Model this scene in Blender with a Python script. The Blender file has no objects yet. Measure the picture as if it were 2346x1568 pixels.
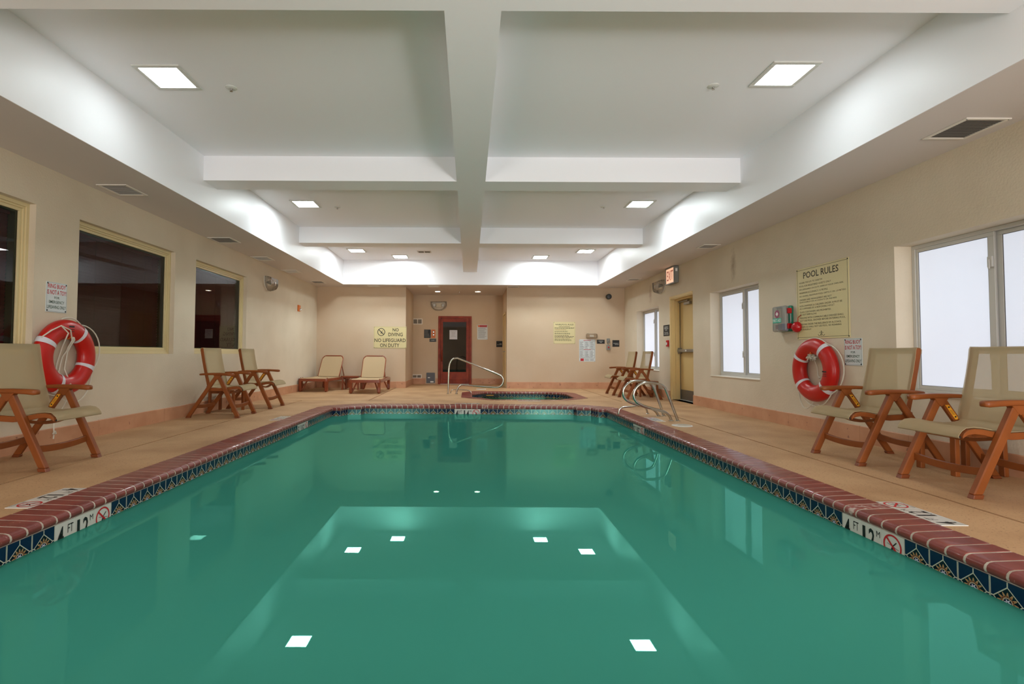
import bpy, bmesh, math, random
from mathutils import Matrix, Vector
random.seed(7)
S = bpy.context.scene
C = S.collection
pi = math.pi

# ---------------------------------------------------------------- camera, world, exposure
FPX = 1180.0
EYE = 0.934
cam_d = bpy.data.cameras.new('camera')
cam_d.sensor_width = 36.0
cam_d.sensor_fit = 'HORIZONTAL'
cam_d.lens = 36.0 * FPX / 2346.0
cam_d.shift_x = (1173.0 - 1075.2) / 2346.0
cam_d.shift_y = -(784.0 - 769.8) / 2346.0
cam_d.clip_start = 0.05
cam = bpy.data.objects.new('camera', cam_d)
C.objects.link(cam)
_p, _r = math.radians(2.0), math.radians(0.25)
_F = Vector((0, math.cos(_p), math.sin(_p)))
_U = Vector((0, -math.sin(_p), math.cos(_p)))
_R = Vector((1, 0, 0))
_R2 = _R * math.cos(_r) + _U * math.sin(_r)
_U2 = -_R * math.sin(_r) + _U * math.cos(_r)
cam.matrix_world = Matrix(((_R2.x, _U2.x, -_F.x, 0), (_R2.y, _U2.y, -_F.y, 0), (_R2.z, _U2.z, -_F.z, EYE), (0, 0, 0, 1)))
S.camera = cam

W = bpy.data.worlds.new('world')
S.world = W
W.use_nodes = True
W.node_tree.nodes['Background'].inputs[0].default_value = (0.75, 0.82, 0.92, 1)
W.node_tree.nodes['Background'].inputs[1].default_value = 0.6
S.view_settings.view_transform = 'Standard'
S.view_settings.look = 'None'
S.view_settings.gamma = 1
S.view_settings.use_curve_mapping = False
S.view_settings.exposure = 1.14
def area_lamp(name, loc, aim, size, size_y, power, col):
    d = bpy.data.lights.new(name, 'AREA'); d.shape = 'RECTANGLE'; d.size = size; d.size_y = size_y; d.energy = power; d.color = col
    o = bpy.data.objects.new(name, d); C.objects.link(o); o.location = loc
    o.rotation_euler = (Vector(aim) - Vector(loc)).to_track_quat('-Z', 'Y').to_euler(); return o
def spot_lamp(name, loc, aim, cone, power, col, rad=0.35):
    d = bpy.data.lights.new(name, 'SPOT'); d.spot_size = math.radians(cone); d.spot_blend = 1.0; d.energy = power; d.color = col; d.shadow_soft_size = rad
    o = bpy.data.objects.new(name, d); C.objects.link(o); o.location = loc
    o.rotation_euler = (Vector(aim) - Vector(loc)).to_track_quat('-Z', 'Y').to_euler(); return o
# added fill lamps, unseen behind the camera, to brighten the room
spot_lamp('fill_spot_right', (2.9, -2.5, 0.55), (-0.4, 11.0, 3.0), 70, 230, (0.97, 0.99, 1.0))
area_lamp('fill_area', (3.0, -2.9, 1.0), (0.0, 9.0, 2.8), 2.0, 1.6, 78, (0.97, 0.99, 1.0))
area_lamp('fill_area', (-3.1, -2.9, 1.0), (0.6, 9.0, 2.6), 1.8, 1.6, 55, (0.97, 0.99, 1.0))
PANEL_W = (12.0, 40.0, 46.0)      # emission of the recessed ceiling fixtures
WINDOW_W = 0.345     # frosted panes lit by daylight
DOWN_W = 25.0
S.cycles.use_denoising = True
S.cycles.max_bounces = 10
S.cycles.diffuse_bounces = 6
S.cycles.glossy_bounces = 4
S.cycles.transparent_max_bounces = 12
S.cycles.sample_clamp_indirect = 4.0
S.cycles.caustics_reflective = False
S.cycles.caustics_refractive = False

# ---------------------------------------------------------------- materials
def lin(c, g=None, b=None):
    if g is not None: c = (c, g, b)
    o = []
    for v in c:
        v = v / 255.0
        o.append(v / 12.92 if v <= 0.04045 else ((v + 0.055) / 1.055) ** 2.4)
    return (o[0], o[1], o[2], 1.0)

def mat(name, col, rough=0.5, metal=0.0, spec=0.5, col2=None, nscale=3.0, lo=0.35, hi=0.65, bump=0.0, bscale=50.0, bdist=0.002, coat=0.0, spk=None):
    m = bpy.data.materials.new(name)
    m.use_nodes = True
    nt = m.node_tree
    b = nt.nodes['Principled BSDF']
    b.inputs['Base Color'].default_value = lin(col)
    b.inputs['Roughness'].default_value = rough
    b.inputs['Metallic'].default_value = metal
    b.inputs['Specular IOR Level'].default_value = spec
    b.inputs['Coat Weight'].default_value = coat
    tc = None
    if col2 or bump or spk:
        tc = nt.nodes.new('ShaderNodeNewGeometry')
    src = None
    if col2:
        n = nt.nodes.new('ShaderNodeTexNoise'); n.inputs['Scale'].default_value = nscale; n.inputs['Detail'].default_value = 5
        nt.links.new(tc.outputs['Position'], n.inputs['Vector'])
        mr = nt.nodes.new('ShaderNodeMapRange'); mr.inputs[1].default_value = lo; mr.inputs[2].default_value = hi
        nt.links.new(n.outputs['Fac'], mr.inputs[0])
        mx = nt.nodes.new('ShaderNodeMix'); mx.data_type = 'RGBA'
        mx.inputs[6].default_value = lin(col); mx.inputs[7].default_value = lin(col2)
        nt.links.new(mr.outputs[0], mx.inputs[0])
        src = mx.outputs[2]
    if spk:   # small speckles: (colour, scale, low, high)
        n = nt.nodes.new('ShaderNodeTexNoise'); n.inputs['Scale'].default_value = spk[1]; n.inputs['Detail'].default_value = 3
        nt.links.new(tc.outputs['Position'], n.inputs['Vector'])
        mr = nt.nodes.new('ShaderNodeMapRange'); mr.inputs[1].default_value = spk[2]; mr.inputs[2].default_value = spk[3]
        nt.links.new(n.outputs['Fac'], mr.inputs[0])
        mx = nt.nodes.new('ShaderNodeMix'); mx.data_type = 'RGBA'
        if src: nt.links.new(src, mx.inputs[6])
        else: mx.inputs[6].default_value = lin(col)
        mx.inputs[7].default_value = lin(spk[0])
        nt.links.new(mr.outputs[0], mx.inputs[0])
        src = mx.outputs[2]
    if src: nt.links.new(src, b.inputs['Base Color'])
    if bump:
        n = nt.nodes.new('ShaderNodeTexNoise'); n.inputs['Scale'].default_value = bscale; n.inputs['Detail'].default_value = 4
        nt.links.new(tc.outputs['Position'], n.inputs['Vector'])
        bp = nt.nodes.new('ShaderNodeBump'); bp.inputs['Strength'].default_value = bump; bp.inputs['Distance'].default_value = bdist
        nt.links.new(n.outputs['Fac'], bp.inputs['Height'])
        nt.links.new(bp.outputs['Normal'], b.inputs['Normal'])
    return m

def emis(name, col, strength):
    m = bpy.data.materials.new(name); m.use_nodes = True
    b = m.node_tree.nodes['Principled BSDF']
    b.inputs['Base Color'].default_value = lin(col)
    b.inputs['Emission Color'].default_value = lin(col)
    b.inputs['Emission Strength'].default_value = strength
    b.inputs['Roughness'].default_value = 0.3
    return m

def clear(name, tint, gloss=0.12, rough=0.02, body=0.0, bodycol=None):
    """thin clear plastic or glass: transparent, partly mirror-like, optionally a milky body"""
    m = bpy.data.materials.new(name); m.use_nodes = True
    nt = m.node_tree; nt.nodes.remove(nt.nodes['Principled BSDF'])
    out = nt.nodes['Material Output']
    t = nt.nodes.new('ShaderNodeBsdfTransparent'); t.inputs[0].default_value = lin(tint)
    last = t.outputs[0]
    if body:
        d = nt.nodes.new('ShaderNodeBsdfDiffuse'); d.inputs[0].default_value = lin(bodycol)
        mx = nt.nodes.new('ShaderNodeMixShader'); mx.inputs[0].default_value = body
        nt.links.new(last, mx.inputs[1]); nt.links.new(d.outputs[0], mx.inputs[2]); last = mx.outputs[0]
    g = nt.nodes.new('ShaderNodeBsdfGlossy'); g.inputs['Roughness'].default_value = rough
    fr = nt.nodes.new('ShaderNodeFresnel'); fr.inputs[0].default_value = 1.45
    ad = nt.nodes.new('ShaderNodeMath'); ad.operation = 'ADD'; ad.inputs[1].default_value = gloss; ad.use_clamp = True
    nt.links.new(fr.outputs[0], ad.inputs[0])
    mx = nt.nodes.new('ShaderNodeMixShader')
    nt.links.new(ad.outputs[0], mx.inputs[0]); nt.links.new(last, mx.inputs[1]); nt.links.new(g.outputs[0], mx.inputs[2])
    nt.links.new(mx.outputs[0], out.inputs[0])
    return m

class X:
    """tiny math-node expression helper"""
    def __init__(s, nt, v): s.nt = nt; s.v = v
    def _op(s, op, o=None, o2=None):
        n = s.nt.nodes.new('ShaderNodeMath'); n.operation = op
        for i, a in enumerate([s, o, o2]):
            if a is None: continue
            a = a.v if isinstance(a, X) else a
            if isinstance(a, (int, float)): n.inputs[i].default_value = a
            else: s.nt.links.new(a, n.inputs[i])
        return X(s.nt, n.outputs[0])
    def __add__(s, o): return s._op('ADD', o)
    def __sub__(s, o): return s._op('SUBTRACT', o)
    def __mul__(s, o): return s._op('MULTIPLY', o)
    def lt(s, o): return s._op('LESS_THAN', o)
    def gt(s, o): return s._op('GREATER_THAN', o)
    def abs(s): return s._op('ABSOLUTE')
    def mx(s, o): return s._op('MAXIMUM', o)
    def sqrt(s): return s._op('SQRT')
    def cos(s): return s._op('COSINE')
    def atan2(s, o): return s._op('ARCTAN2', o)

def tile_material():
    m = bpy.data.materials.new('waterline tile'); m.use_nodes = True
    nt = m.node_tree; b = nt.nodes['Principled BSDF']
    b.inputs['Roughness'].default_value = 0.16
    uv = nt.nodes.new('ShaderNodeUVMap'); uv.uv_map = 'UVMap'
    sp = nt.nodes.new('ShaderNodeSeparateXYZ'); nt.links.new(uv.outputs[0], sp.inputs[0])
    u = X(nt, sp.outputs[0]); v = X(nt, sp.outputs[1])
    x = u - 0.5; y = v - 0.47
    ax = x.abs(); ay = y.abs()
    d = ax * (1 / .43) + ay * (1 / .40)
    yy = (v - 0.42)
    r = (x * x + yy * yy * 1.1).sqrt()
    a = yy.atan2(x)
    cur = lin(10, 30, 66)
    def layer(mask, col, prev):
        mx = nt.nodes.new('ShaderNodeMix'); mx.data_type = 'RGBA'
        nt.links.new(mask.v, mx.inputs[0])
        if isinstance(prev, tuple): mx.inputs[6].default_value = prev
        else: nt.links.new(prev, mx.inputs[6])
        mx.inputs[7].default_value = lin(col)
        return mx.outputs[2]
    o = layer(d.lt(0.88), (12, 20, 36), cur)
    inner = d.lt(0.86)
    spike = r.lt((a * 12.0).cos() * 0.07 + 0.235) * inner
    o = layer(spike * r.gt(0.165), (176, 140, 96), o)
    o = layer(r.lt((a * 12.0).cos() * 0.025 + 0.18) * inner, (120, 56, 30), o)
    o = layer(r.lt(0.15) * r.gt(0.118), (186, 170, 140), o)
    o = layer(r.lt(0.118), (24, 32, 60), o)
    o = layer(r.lt((a * 6.0).cos() * 0.03 + 0.07), (208, 208, 226), o)
    o = layer(r.lt(0.018), (40, 30, 50), o)
    cream = (196, 196, 176)
    o = layer((d - 0.95).abs().lt(0.05), cream, o)
    o = layer(ax.gt(0.478), cream, o)
    o = layer(ax.lt(0.017) * y.gt(0.36), cream, o)
    o = layer(ay.lt(0.017) * ax.gt(0.41), cream, o)
    nt.links.new(o, b.inputs['Base Color'])
    return m

def water_material(name, body, tint, trans, ior):
    m = bpy.data.materials.new(name); m.use_nodes = True
    nt = m.node_tree; nt.nodes.remove(nt.nodes['Principled BSDF'])
    out = nt.nodes['Material Output']
    d = nt.nodes.new('ShaderNodeBsdfDiffuse'); d.inputs[0].default_value = lin(body)
    t = nt.nodes.new('ShaderNodeBsdfTransparent'); t.inputs[0].default_value = lin(tint)
    m1 = nt.nodes.new('ShaderNodeMixShader'); m1.inputs[0].default_value = trans
    nt.links.new(d.outputs[0], m1.inputs[1]); nt.links.new(t.outputs[0], m1.inputs[2])
    g = nt.nodes.new('ShaderNodeBsdfGlossy'); g.inputs['Roughness'].default_value = 0.0
    g.inputs['Color'].default_value = lin(128, 214, 190)
    ge = nt.nodes.new('ShaderNodeNewGeometry')
    n = nt.nodes.new('ShaderNodeTexNoise'); n.inputs['Scale'].default_value = 2.2; n.inputs['Detail'].default_value = 2
    nt.links.new(ge.outputs['Position'], n.inputs['Vector'])
    bp = nt.nodes.new('ShaderNodeBump'); bp.inputs['Strength'].default_value = 0.010; bp.inputs['Distance'].default_value = 0.01
    nt.links.new(n.outputs['Fac'], bp.inputs['Height']); nt.links.new(bp.outputs[0], g.inputs['Normal'])
    fr = nt.nodes.new('ShaderNodeFresnel'); fr.inputs[0].default_value = ior
    m2 = nt.nodes.new('ShaderNodeMixShader')
    nt.links.new(fr.outputs[0], m2.inputs[0]); nt.links.new(m1.outputs[0], m2.inputs[1]); nt.links.new(g.outputs[0], m2.inputs[2])
    nt.links.new(m2.outputs[0], out.inputs[0])
    return m

def cloth_material(name, col, trans):
    m = bpy.data.materials.new(name); m.use_nodes = True
    nt = m.node_tree; nt.nodes.remove(nt.nodes['Principled BSDF'])
    out = nt.nodes['Material Output']
    d = nt.nodes.new('ShaderNodeBsdfDiffuse'); d.inputs[0].default_value = lin(col)
    tl = nt.nodes.new('ShaderNodeBsdfTranslucent'); tl.inputs[0].default_value = lin(col)
    m0 = nt.nodes.new('ShaderNodeMixShader'); m0.inputs[0].default_value = 0.18
    nt.links.new(d.outputs[0], m0.inputs[1]); nt.links.new(tl.outputs[0], m0.inputs[2])
    ge = nt.nodes.new('ShaderNodeNewGeometry')
    w = nt.nodes.new('ShaderNodeTexNoise'); w.inputs['Scale'].default_value = 260
    nt.links.new(ge.outputs['Position'], w.inputs['Vector'])
    bp = nt.nodes.new('ShaderNodeBump'); bp.inputs['Strength'].default_value = 0.25; bp.inputs['Distance'].default_value = 0.001
    nt.links.new(w.outputs['Fac'], bp.inputs['Height']); nt.links.new(bp.outputs[0], d.inputs['Normal'])
    t = nt.nodes.new('ShaderNodeBsdfTransparent')
    m1 = nt.nodes.new('ShaderNodeMixShader'); m1.inputs[0].default_value = trans
    nt.links.new(m0.outputs[0], m1.inputs[1]); nt.links.new(t.outputs[0], m1.inputs[2])
    nt.links.new(m1.outputs[0], out.inputs[0])
    return m

M = {}
M['wall'] = mat('stucco wall', (216, 203, 181), 0.85, spec=0.2, col2=(207, 193, 170), nscale=1.1, bump=0.5, bscale=55, bdist=0.004)
def stain(m_, pt, rad, col, amt):
    nt = m_.node_tree; b = nt.nodes['Principled BSDF']; src = b.inputs['Base Color'].links[0].from_socket
    ge = nt.nodes.new('ShaderNodeNewGeometry'); mp = nt.nodes.new('ShaderNodeVectorMath'); mp.operation = 'SUBTRACT'; mp.inputs[1].default_value = pt
    nt.links.new(ge.outputs['Position'], mp.inputs[0])
    sc = nt.nodes.new('ShaderNodeVectorMath'); sc.operation = 'DIVIDE'; sc.inputs[1].default_value = rad; nt.links.new(mp.outputs[0], sc.inputs[0])
    ln = nt.nodes.new('ShaderNodeVectorMath'); ln.operation = 'LENGTH'; nt.links.new(sc.outputs[0], ln.inputs[0])
    n = nt.nodes.new('ShaderNodeTexNoise'); n.inputs['Scale'].default_value = 14; nt.links.new(ge.outputs['Position'], n.inputs['Vector'])
    ad = nt.nodes.new('ShaderNodeMath'); ad.operation = 'ADD'; nt.links.new(ln.outputs['Value'], ad.inputs[0]); nt.links.new(n.outputs['Fac'], ad.inputs[1])
    mr = nt.nodes.new('ShaderNodeMapRange'); mr.inputs[1].default_value = 1.5; mr.inputs[2].default_value = .55; mr.inputs[3].default_value = 0; mr.inputs[4].default_value = amt
    nt.links.new(ad.outputs[0], mr.inputs[0])
    mx = nt.nodes.new('ShaderNodeMix'); mx.data_type = 'RGBA'; nt.links.new(mr.outputs[0], mx.inputs[0]); nt.links.new(src, mx.inputs[6]); mx.inputs[7].default_value = lin(col)
    nt.links.new(mx.outputs[2], b.inputs['Base Color'])
stain(M['wall'], (4.23, 8.22, 2.36), (.5, .10, .30), (128, 96, 68), .55)
stain(M['wall'], (4.23, 12.0, 2.35), (.5, .12, .28), (150, 100, 74), .45)
M['backwall'] = mat('stucco back wall', (206, 187, 162), 0.85, spec=0.2, col2=(200, 177, 150), nscale=0.9, bump=0.4, bscale=55, bdist=0.003)
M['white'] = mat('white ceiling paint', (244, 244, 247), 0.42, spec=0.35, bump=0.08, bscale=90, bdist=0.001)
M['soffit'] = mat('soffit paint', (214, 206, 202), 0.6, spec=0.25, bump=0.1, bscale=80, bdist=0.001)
M['deck'] = mat('sealed deck', (196, 158, 118), 0.62, spec=0.3, col2=(172, 134, 96), nscale=1.6, lo=.4, hi=.7, bump=0.3, bscale=90, bdist=0.002, spk=((128, 96, 68), 70, .60, .72))
M['joint'] = mat('deck joint', (128, 84, 62), 0.9, spec=0.1)
M['base'] = mat('baseboard tile', (200, 150, 116), 0.5, col2=(186, 134, 100), nscale=4, spk=((150, 100, 78), 14, .66, .7))
M['grout'] = mat('pool grout', (206, 198, 184), 0.9, spec=0.15, col2=(178, 168, 154), nscale=9, bump=.4, bscale=120)
M['brick'] = mat('coping brick', (134, 60, 52), 0.36, spec=0.45, col2=(116, 50, 46), nscale=7, bump=0.15, bscale=80, coat=0.15, spk=((190, 150, 140), 55, .70, .76))
M['brickworn'] = mat('coping brick with lime scale', (138, 66, 58), 0.5, col2=(190, 172, 162), nscale=30, lo=.50, hi=.66, bump=.3, bscale=60)
M['tile'] = tile_material()
M['tilewhite'] = mat('white marker tile', (214, 212, 204), 0.2)
M['plaster'] = mat('pool plaster', (150, 205, 190), 0.8)
M['water'] = water_material('pool water', (64, 152, 136), (120, 225, 200), 0.10, 1.28)
M['spawater'] = water_material('whirlpool water', (62, 110, 72), (150, 200, 150), 0.4, 1.25)
M['black'] = mat('black paint', (18, 18, 18), 0.5)
M['ink'] = mat('dark ink', (52, 46, 30), 0.6)
M['red'] = mat('red ink', (190, 26, 34), 0.5)
M['green_ink'] = mat('green ink', (30, 70, 44), 0.5)
M['whiteink'] = mat('white ink', (232, 232, 228), 0.5)
M['signyellow'] = mat('pale yellow sign face', (212, 198, 148), 0.4)
M['signwhite'] = mat('white sign face', (206, 212, 212), 0.4)
M['paper'] = mat('paper', (206, 208, 214), 0.7)
M['frame'] = mat('cream window frame', (214, 196, 150), 0.45)
M['sage'] = mat('sage jamb', (92, 104, 70), 0.6)
M['slat'] = mat('maroon blind slat', (88, 16, 20), 0.55)
M['glass'] = clear('window glass', (225, 225, 225), 0.0, 0.0)
M['alu'] = mat('painted aluminium', (200, 198, 192), 0.45, 0.15)
M['aludark'] = mat('window seal', (90, 88, 84), 0.6)
M['sill'] = mat('painted sill', (224, 214, 196), 0.5)
M['frost'] = emis('frosted pane', (206, 212, 226), WINDOW_W)
for _i in range(3): M['panel%d' % _i] = emis('light diffuser %d' % _i, (238, 248, 250), PANEL_W[_i])
M['down'] = emis('downlight lamp', (255, 236, 205), DOWN_W)
M['fixture'] = mat('white fixture', (214, 214, 208), 0.4)
M['ventdark'] = mat('vent interior', (60, 56, 50), 0.8)
M['ventgrey'] = mat('vent louver', (168, 160, 148), 0.5)
M['ventwhite'] = mat('vent frame', (226, 220, 210), 0.5)
M['chrome'] = mat('stainless tube', (190, 186, 176), 0.2, 1.0)
M['teak'] = mat('teak coloured resin', (140, 76, 32), 0.42, spec=0.3, col2=(128, 68, 28), nscale=6)
M['foot'] = mat('resin foot cap', (120, 60, 26), 0.4)
M['brown'] = mat('glossy brown resin', (136, 66, 38), 0.18, spec=0.6)
M['cloth'] = cloth_material('sling cloth', (200, 182, 146), 0.40)
M['cloth2'] = cloth_material('lounger sling', (204, 180, 144), 0.02)
M['ring'] = mat('ring buoy vinyl', (188, 22, 14), 0.32, spec=0.5)
M['band'] = mat('reflective band', (214, 212, 218), 0.4)
M['rope'] = mat('white rope', (214, 208, 192), 0.8, bump=.5, bscale=300)
M['orange'] = mat('orange plastic', (214, 112, 40), 0.4)
M['sticker'] = mat('warning sticker', (228, 160, 36), 0.45)
M['greycase'] = mat('grey housing', (128, 128, 122), 0.45)
M['greydark'] = mat('dark grey enamel', (78, 80, 86), 0.4)
M['darkgrey'] = mat('charcoal plastic', (62, 64, 62), 0.45)
M['clearcase'] = clear('clear polycarbonate', (250, 246, 240), 0.0, 0.08, 0.10, (224, 208, 186))
M['frostcase'] = clear('translucent plastic', (235, 238, 238), 0.02, 0.1, 0.3, (205, 208, 206))
M['exitface'] = emis('exit sign face', (246, 196, 164), 0.35)
M['mahog'] = mat('red mahogany', (146, 54, 22), 0.42, spec=0.25, col2=(122, 38, 14), nscale=5)
M['darkglass'] = mat('dark door glass', (10, 12, 10), 0.04, spec=0.6)
M['doortan'] = mat('tan door paint', (206, 178, 122), 0.45)
M['doortrim'] = mat('cream door frame', (216, 190, 134), 0.4)
M['steel'] = mat('brushed steel', (150, 146, 140), 0.35, 0.8)
M['kick'] = mat('kick plate', (128, 122, 114), 0.4, 0.7)
M['green'] = mat('green case', (14, 108, 84), 0.35)
M['teal'] = mat('teal label', (48, 168, 142), 0.5)
M['redplastic'] = mat('red plastic', (176, 14, 24), 0.25)
M['blue'] = mat('blue pack', (60, 70, 150), 0.5)
M['purple'] = mat('mauve print', (140, 60, 90), 0.5)
M['led'] = mat('lamp reflector', (225, 228, 232), 0.12, 0.9)

# ---------------------------------------------------------------- mesh builder
class MB:
    def __init__(s): s.v = []; s.f = []; s.uv = {}; s.mi = {}
    def add(s, vs, fs, uvs=None, mi=0):
        o = len(s.v); s.v += [tuple(p) for p in vs]
        for i, f in enumerate(fs):
            k = len(s.f); s.f.append(tuple(o + j for j in f))
            if uvs and uvs[i] is not None: s.uv[k] = uvs[i]
            if mi: s.mi[k] = mi
        return s
    def box(s, x0, x1, y0, y1, z0, z1, mi=0):
        x0, x1 = min(x0, x1), max(x0, x1); y0, y1 = min(y0, y1), max(y0, y1); z0, z1 = min(z0, z1), max(z0, z1)
        v = [(x0, y0, z0), (x1, y0, z0), (x1, y1, z0), (x0, y1, z0), (x0, y0, z1), (x1, y0, z1), (x1, y1, z1), (x0, y1, z1)]
        return s.add(v, [(0, 3, 2, 1), (4, 5, 6, 7), (0, 1, 5, 4), (1, 2, 6, 5), (2, 3, 7, 6), (3, 0, 4, 7)], mi=mi)
    def prism(s, poly, z0, z1, mi=0):
        """poly in XY (counter-clockwise), extruded z0..z1"""
        n = len(poly)
        v = [(x, y, z0) for x, y in poly] + [(x, y, z1) for x, y in poly]
        f = [tuple(range(n - 1, -1, -1)), tuple(range(n, 2 * n))] + [(i, (i + 1) % n, n + (i + 1) % n, n + i) for i in range(n)]
        return s.add(v, f, mi=mi)
    def loft(s, rings, closed=True, caps=True):
        n = len(rings[0]); v = [p for r in rings for p in r]; f = []
        m = n if closed else n - 1
        for a in range(len(rings) - 1):
            for i in range(m):
                j = (i + 1) % n
                f.append((a * n + i, a * n + j, (a + 1) * n + j, (a + 1) * n + i))
        if caps:
            f.append(tuple(range(n - 1, -1, -1))); f.append(tuple((len(rings) - 1) * n + i for i in range(n)))
        return s.add(v, f)
    def tube(s, pts, r, n=8, closed=False, flat=None):
        P = [Vector(p) for p in pts]; N = len(P); rings = []
        up = Vector((0, 0, 1)); prev = None
        for i in range(N):
            if closed: t = P[(i + 1) % N] - P[i - 1]
            else: t = P[min(i + 1, N - 1)] - P[max(i - 1, 0)]
            t.normalize()
            if prev is None:
                a = up if abs(t.z) < .9 else Vector((1, 0, 0))
                u = t.cross(a).normalized()
            else:
                u = (prev - t * prev.dot(t)).normalized()
            prev = u; w = t.cross(u)
            rr = r[i] if isinstance(r, (list, tuple)) else r
            rings.append([P[i] + u * (rr * math.cos(2 * pi * k / n)) + w * (rr * math.sin(2 * pi * k / n)) for k in range(n)])
        if closed: rings.append(rings[0])
        return s.loft(rings, True, not closed)
    def bar(s, p0, p1, wx, wy):
        """leg with horizontal ends: rectangular wx by wy in plan"""
        v = []
        for p in (p0, p1):
            for a, b in ((-1, -1), (1, -1), (1, 1), (-1, 1)):
                v.append((p[0] + a * wx / 2, p[1] + b * wy / 2, p[2]))
        return s.add(v, [(0, 3, 2, 1), (4, 5, 6, 7), (0, 1, 5, 4), (1, 2, 6, 5), (2, 3, 7, 6), (3, 0, 4, 7)])
    def lathe(s, prof, n=20, cx=0, cy=0):
        """prof: (radius, z) revolved round z"""
        rings = [[(cx + r * math.cos(2 * pi * k / n), cy + r * math.sin(2 * pi * k / n), z) for k in range(n)] for r, z in prof]
        return s.loft(rings)
    def build(s, name, m, parent=None, bevel=0.0, smooth=False, seg=1):
        me = bpy.data.meshes.new(name)
        me.from_pydata(s.v, [], s.f)
        ms = m if isinstance(m, (list, tuple)) else [m]
        for q in ms: me.materials.append(q)
        for k, i in s.mi.items(): me.polygons[k].material_index = i
        if s.uv:
            ul = me.uv_layers.new(name='UVMap')
            for k, c in s.uv.items():
                for li, q in zip(me.polygons[k].loop_indices, c): ul.data[li].uv = q
        if bevel or not s.uv:
            bm = bmesh.new(); bm.from_mesh(me)
            if not s.uv: bmesh.ops.recalc_face_normals(bm, faces=bm.faces)
            if bevel:
                ed = [e for e in bm.edges if len(e.link_faces) == 2 and e.calc_face_angle(0) > 0.5]
                bmesh.ops.bevel(bm, geom=ed, offset=bevel, segments=seg, affect='EDGES', profile=0.5)
            bm.to_mesh(me); bm.free()
        if smooth:
            me.polygons.foreach_set('use_smooth', [True] * len(me.polygons))
            try: me.set_sharp_from_angle(angle=math.radians(50))
            except Exception: pass
        me.update()
        o = bpy.data.objects.new(name, me); C.objects.link(o)
        if parent: o.parent = parent
        return o

def struct(o): o['kind'] = 'structure'; return o
def tag(o, label, cat, group=None):
    o['label'] = label; o['category'] = cat
    if group: o['group'] = group
    return o
def empty(name, mw=None):
    o = bpy.data.objects.new(name, None); o.empty_display_size = 0.1; C.objects.link(o)
    if mw is not None: o.matrix_world = mw
    return o
def thing(name, label, cat, mw, group=None): return tag(empty(name, mw), label, cat, group)
def T(x, y, z, rz=0): return Matrix.Translation((x, y, z)) @ Matrix.Rotation(rz, 4, 'Z')
def fr(o, x, y, z):
    return Matrix(((x[0], y[0], z[0], o[0]), (x[1], y[1], z[1], o[1]), (x[2], y[2], z[2], o[2]), (0, 0, 0, 1)))
def onL(y, z, d=0.0): return fr((XL + d, y, z), (0, 1, 0), (0, 0, 1), (1, 0, 0))
def onR(y, z, d=0.0): return fr((XR - d, y, z), (0, -1, 0), (0, 0, 1), (-1, 0, 0))
def onB(x, z, yy=None, d=0.0): return fr((x, (YB if yy is None else yy) - d, z), (1, 0, 0), (0, 0, 1), (0, -1, 0))
def onC(x, y, z): return fr((x, y, z), (1, 0, 0), (0, -1, 0), (0, 0, -1))
def copy_tree(o, parent=None):
    c = o.copy(); C.objects.link(c)
    if parent: c.parent = parent
    for ch in list(o.children): copy_tree(ch, c)
    return c

_tc = {}
def text_mesh(t, bold):
    k = (t, bold)
    if k not in _tc:
        cu = bpy.data.curves.new('t', 'FONT'); cu.body = t; cu.resolution_u = 2; cu.offset = bold
        ob = bpy.data.objects.new('t', cu)
        me = bpy.data.meshes.new_from_object(ob)
        v = [tuple(q.co) for q in me.vertices]; f = [tuple(p.vertices) for p in me.polygons]
        bpy.data.objects.remove(ob); bpy.data.curves.remove(cu); bpy.data.meshes.remove(me)
        _tc[k] = (v, f)
    return _tc[k]
def put_text(mb, t, x0, x1, y0, y1, z, bold=0.0, align='fit'):
    """text fitted to the rectangle x0..x1, y0..y1 in the local plane"""
    v, f = text_mesh(t, bold)
    ax = min(p[0] for p in v); bx = max(p[0] for p in v); ay = min(p[1] for p in v); by = max(p[1] for p in v)
    sx = (x1 - x0) / (bx - ax); sy = (y1 - y0) / (by - ay)
    mb.add([(x0 + (p[0] - ax) * sx, y0 + (p[1] - ay) * sy, z) for p in v], f)

# ---------------------------------------------------------------- room dimensions (metres)
XL, XR = -4.15, 4.23
YN, YB, YA = -3.2, 14.0, 15.85
AL, AR = -1.73, 1.02
ZS, ZB, ZC = 2.743, 3.08, 3.39
TL, TR, TY = -3.32, 3.37, 13.47

def wall_grid(name, axis, t0, t1, u0, u1, z0, z1, holes, m):
    us = sorted({u0, u1} | {h[0] for h in holes} | {h[1] for h in holes})
    zs = sorted({z0, z1} | {h[2] for h in holes} | {h[3] for h in holes})
    mb = MB()
    for a, b in zip(us, us[1:]):
        run = None
        for c, d in zip(zs, zs[1:]):
            inh = any(h[0] <= (a + b) / 2 <= h[1] and h[2] <= (c + d) / 2 <= h[3] for h in holes)
            if not inh:
                if axis == 'x': mb.box(t0, t1, a, b, c, d)
                else: mb.box(a, b, t0, t1, c, d)
    # weld internal faces away
    o = mb.build(name, m)
    bm = bmesh.new(); bm.from_mesh(o.data)
    bmesh.ops.remove_doubles(bm, verts=bm.verts, dist=1e-5)
    seen = {}
    for f in bm.faces:
        k = tuple(sorted(v.index for v in f.verts)); seen.setdefault(k, []).append(f)
    dead = [f for fs in seen.values() if len(fs) > 1 for f in fs]
    bmesh.ops.delete(bm, geom=dead, context='FACES')
    bmesh.ops.recalc_face_normals(bm, faces=bm.faces)
    bm.to_mesh(o.data); bm.free()
    return struct(o)

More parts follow.
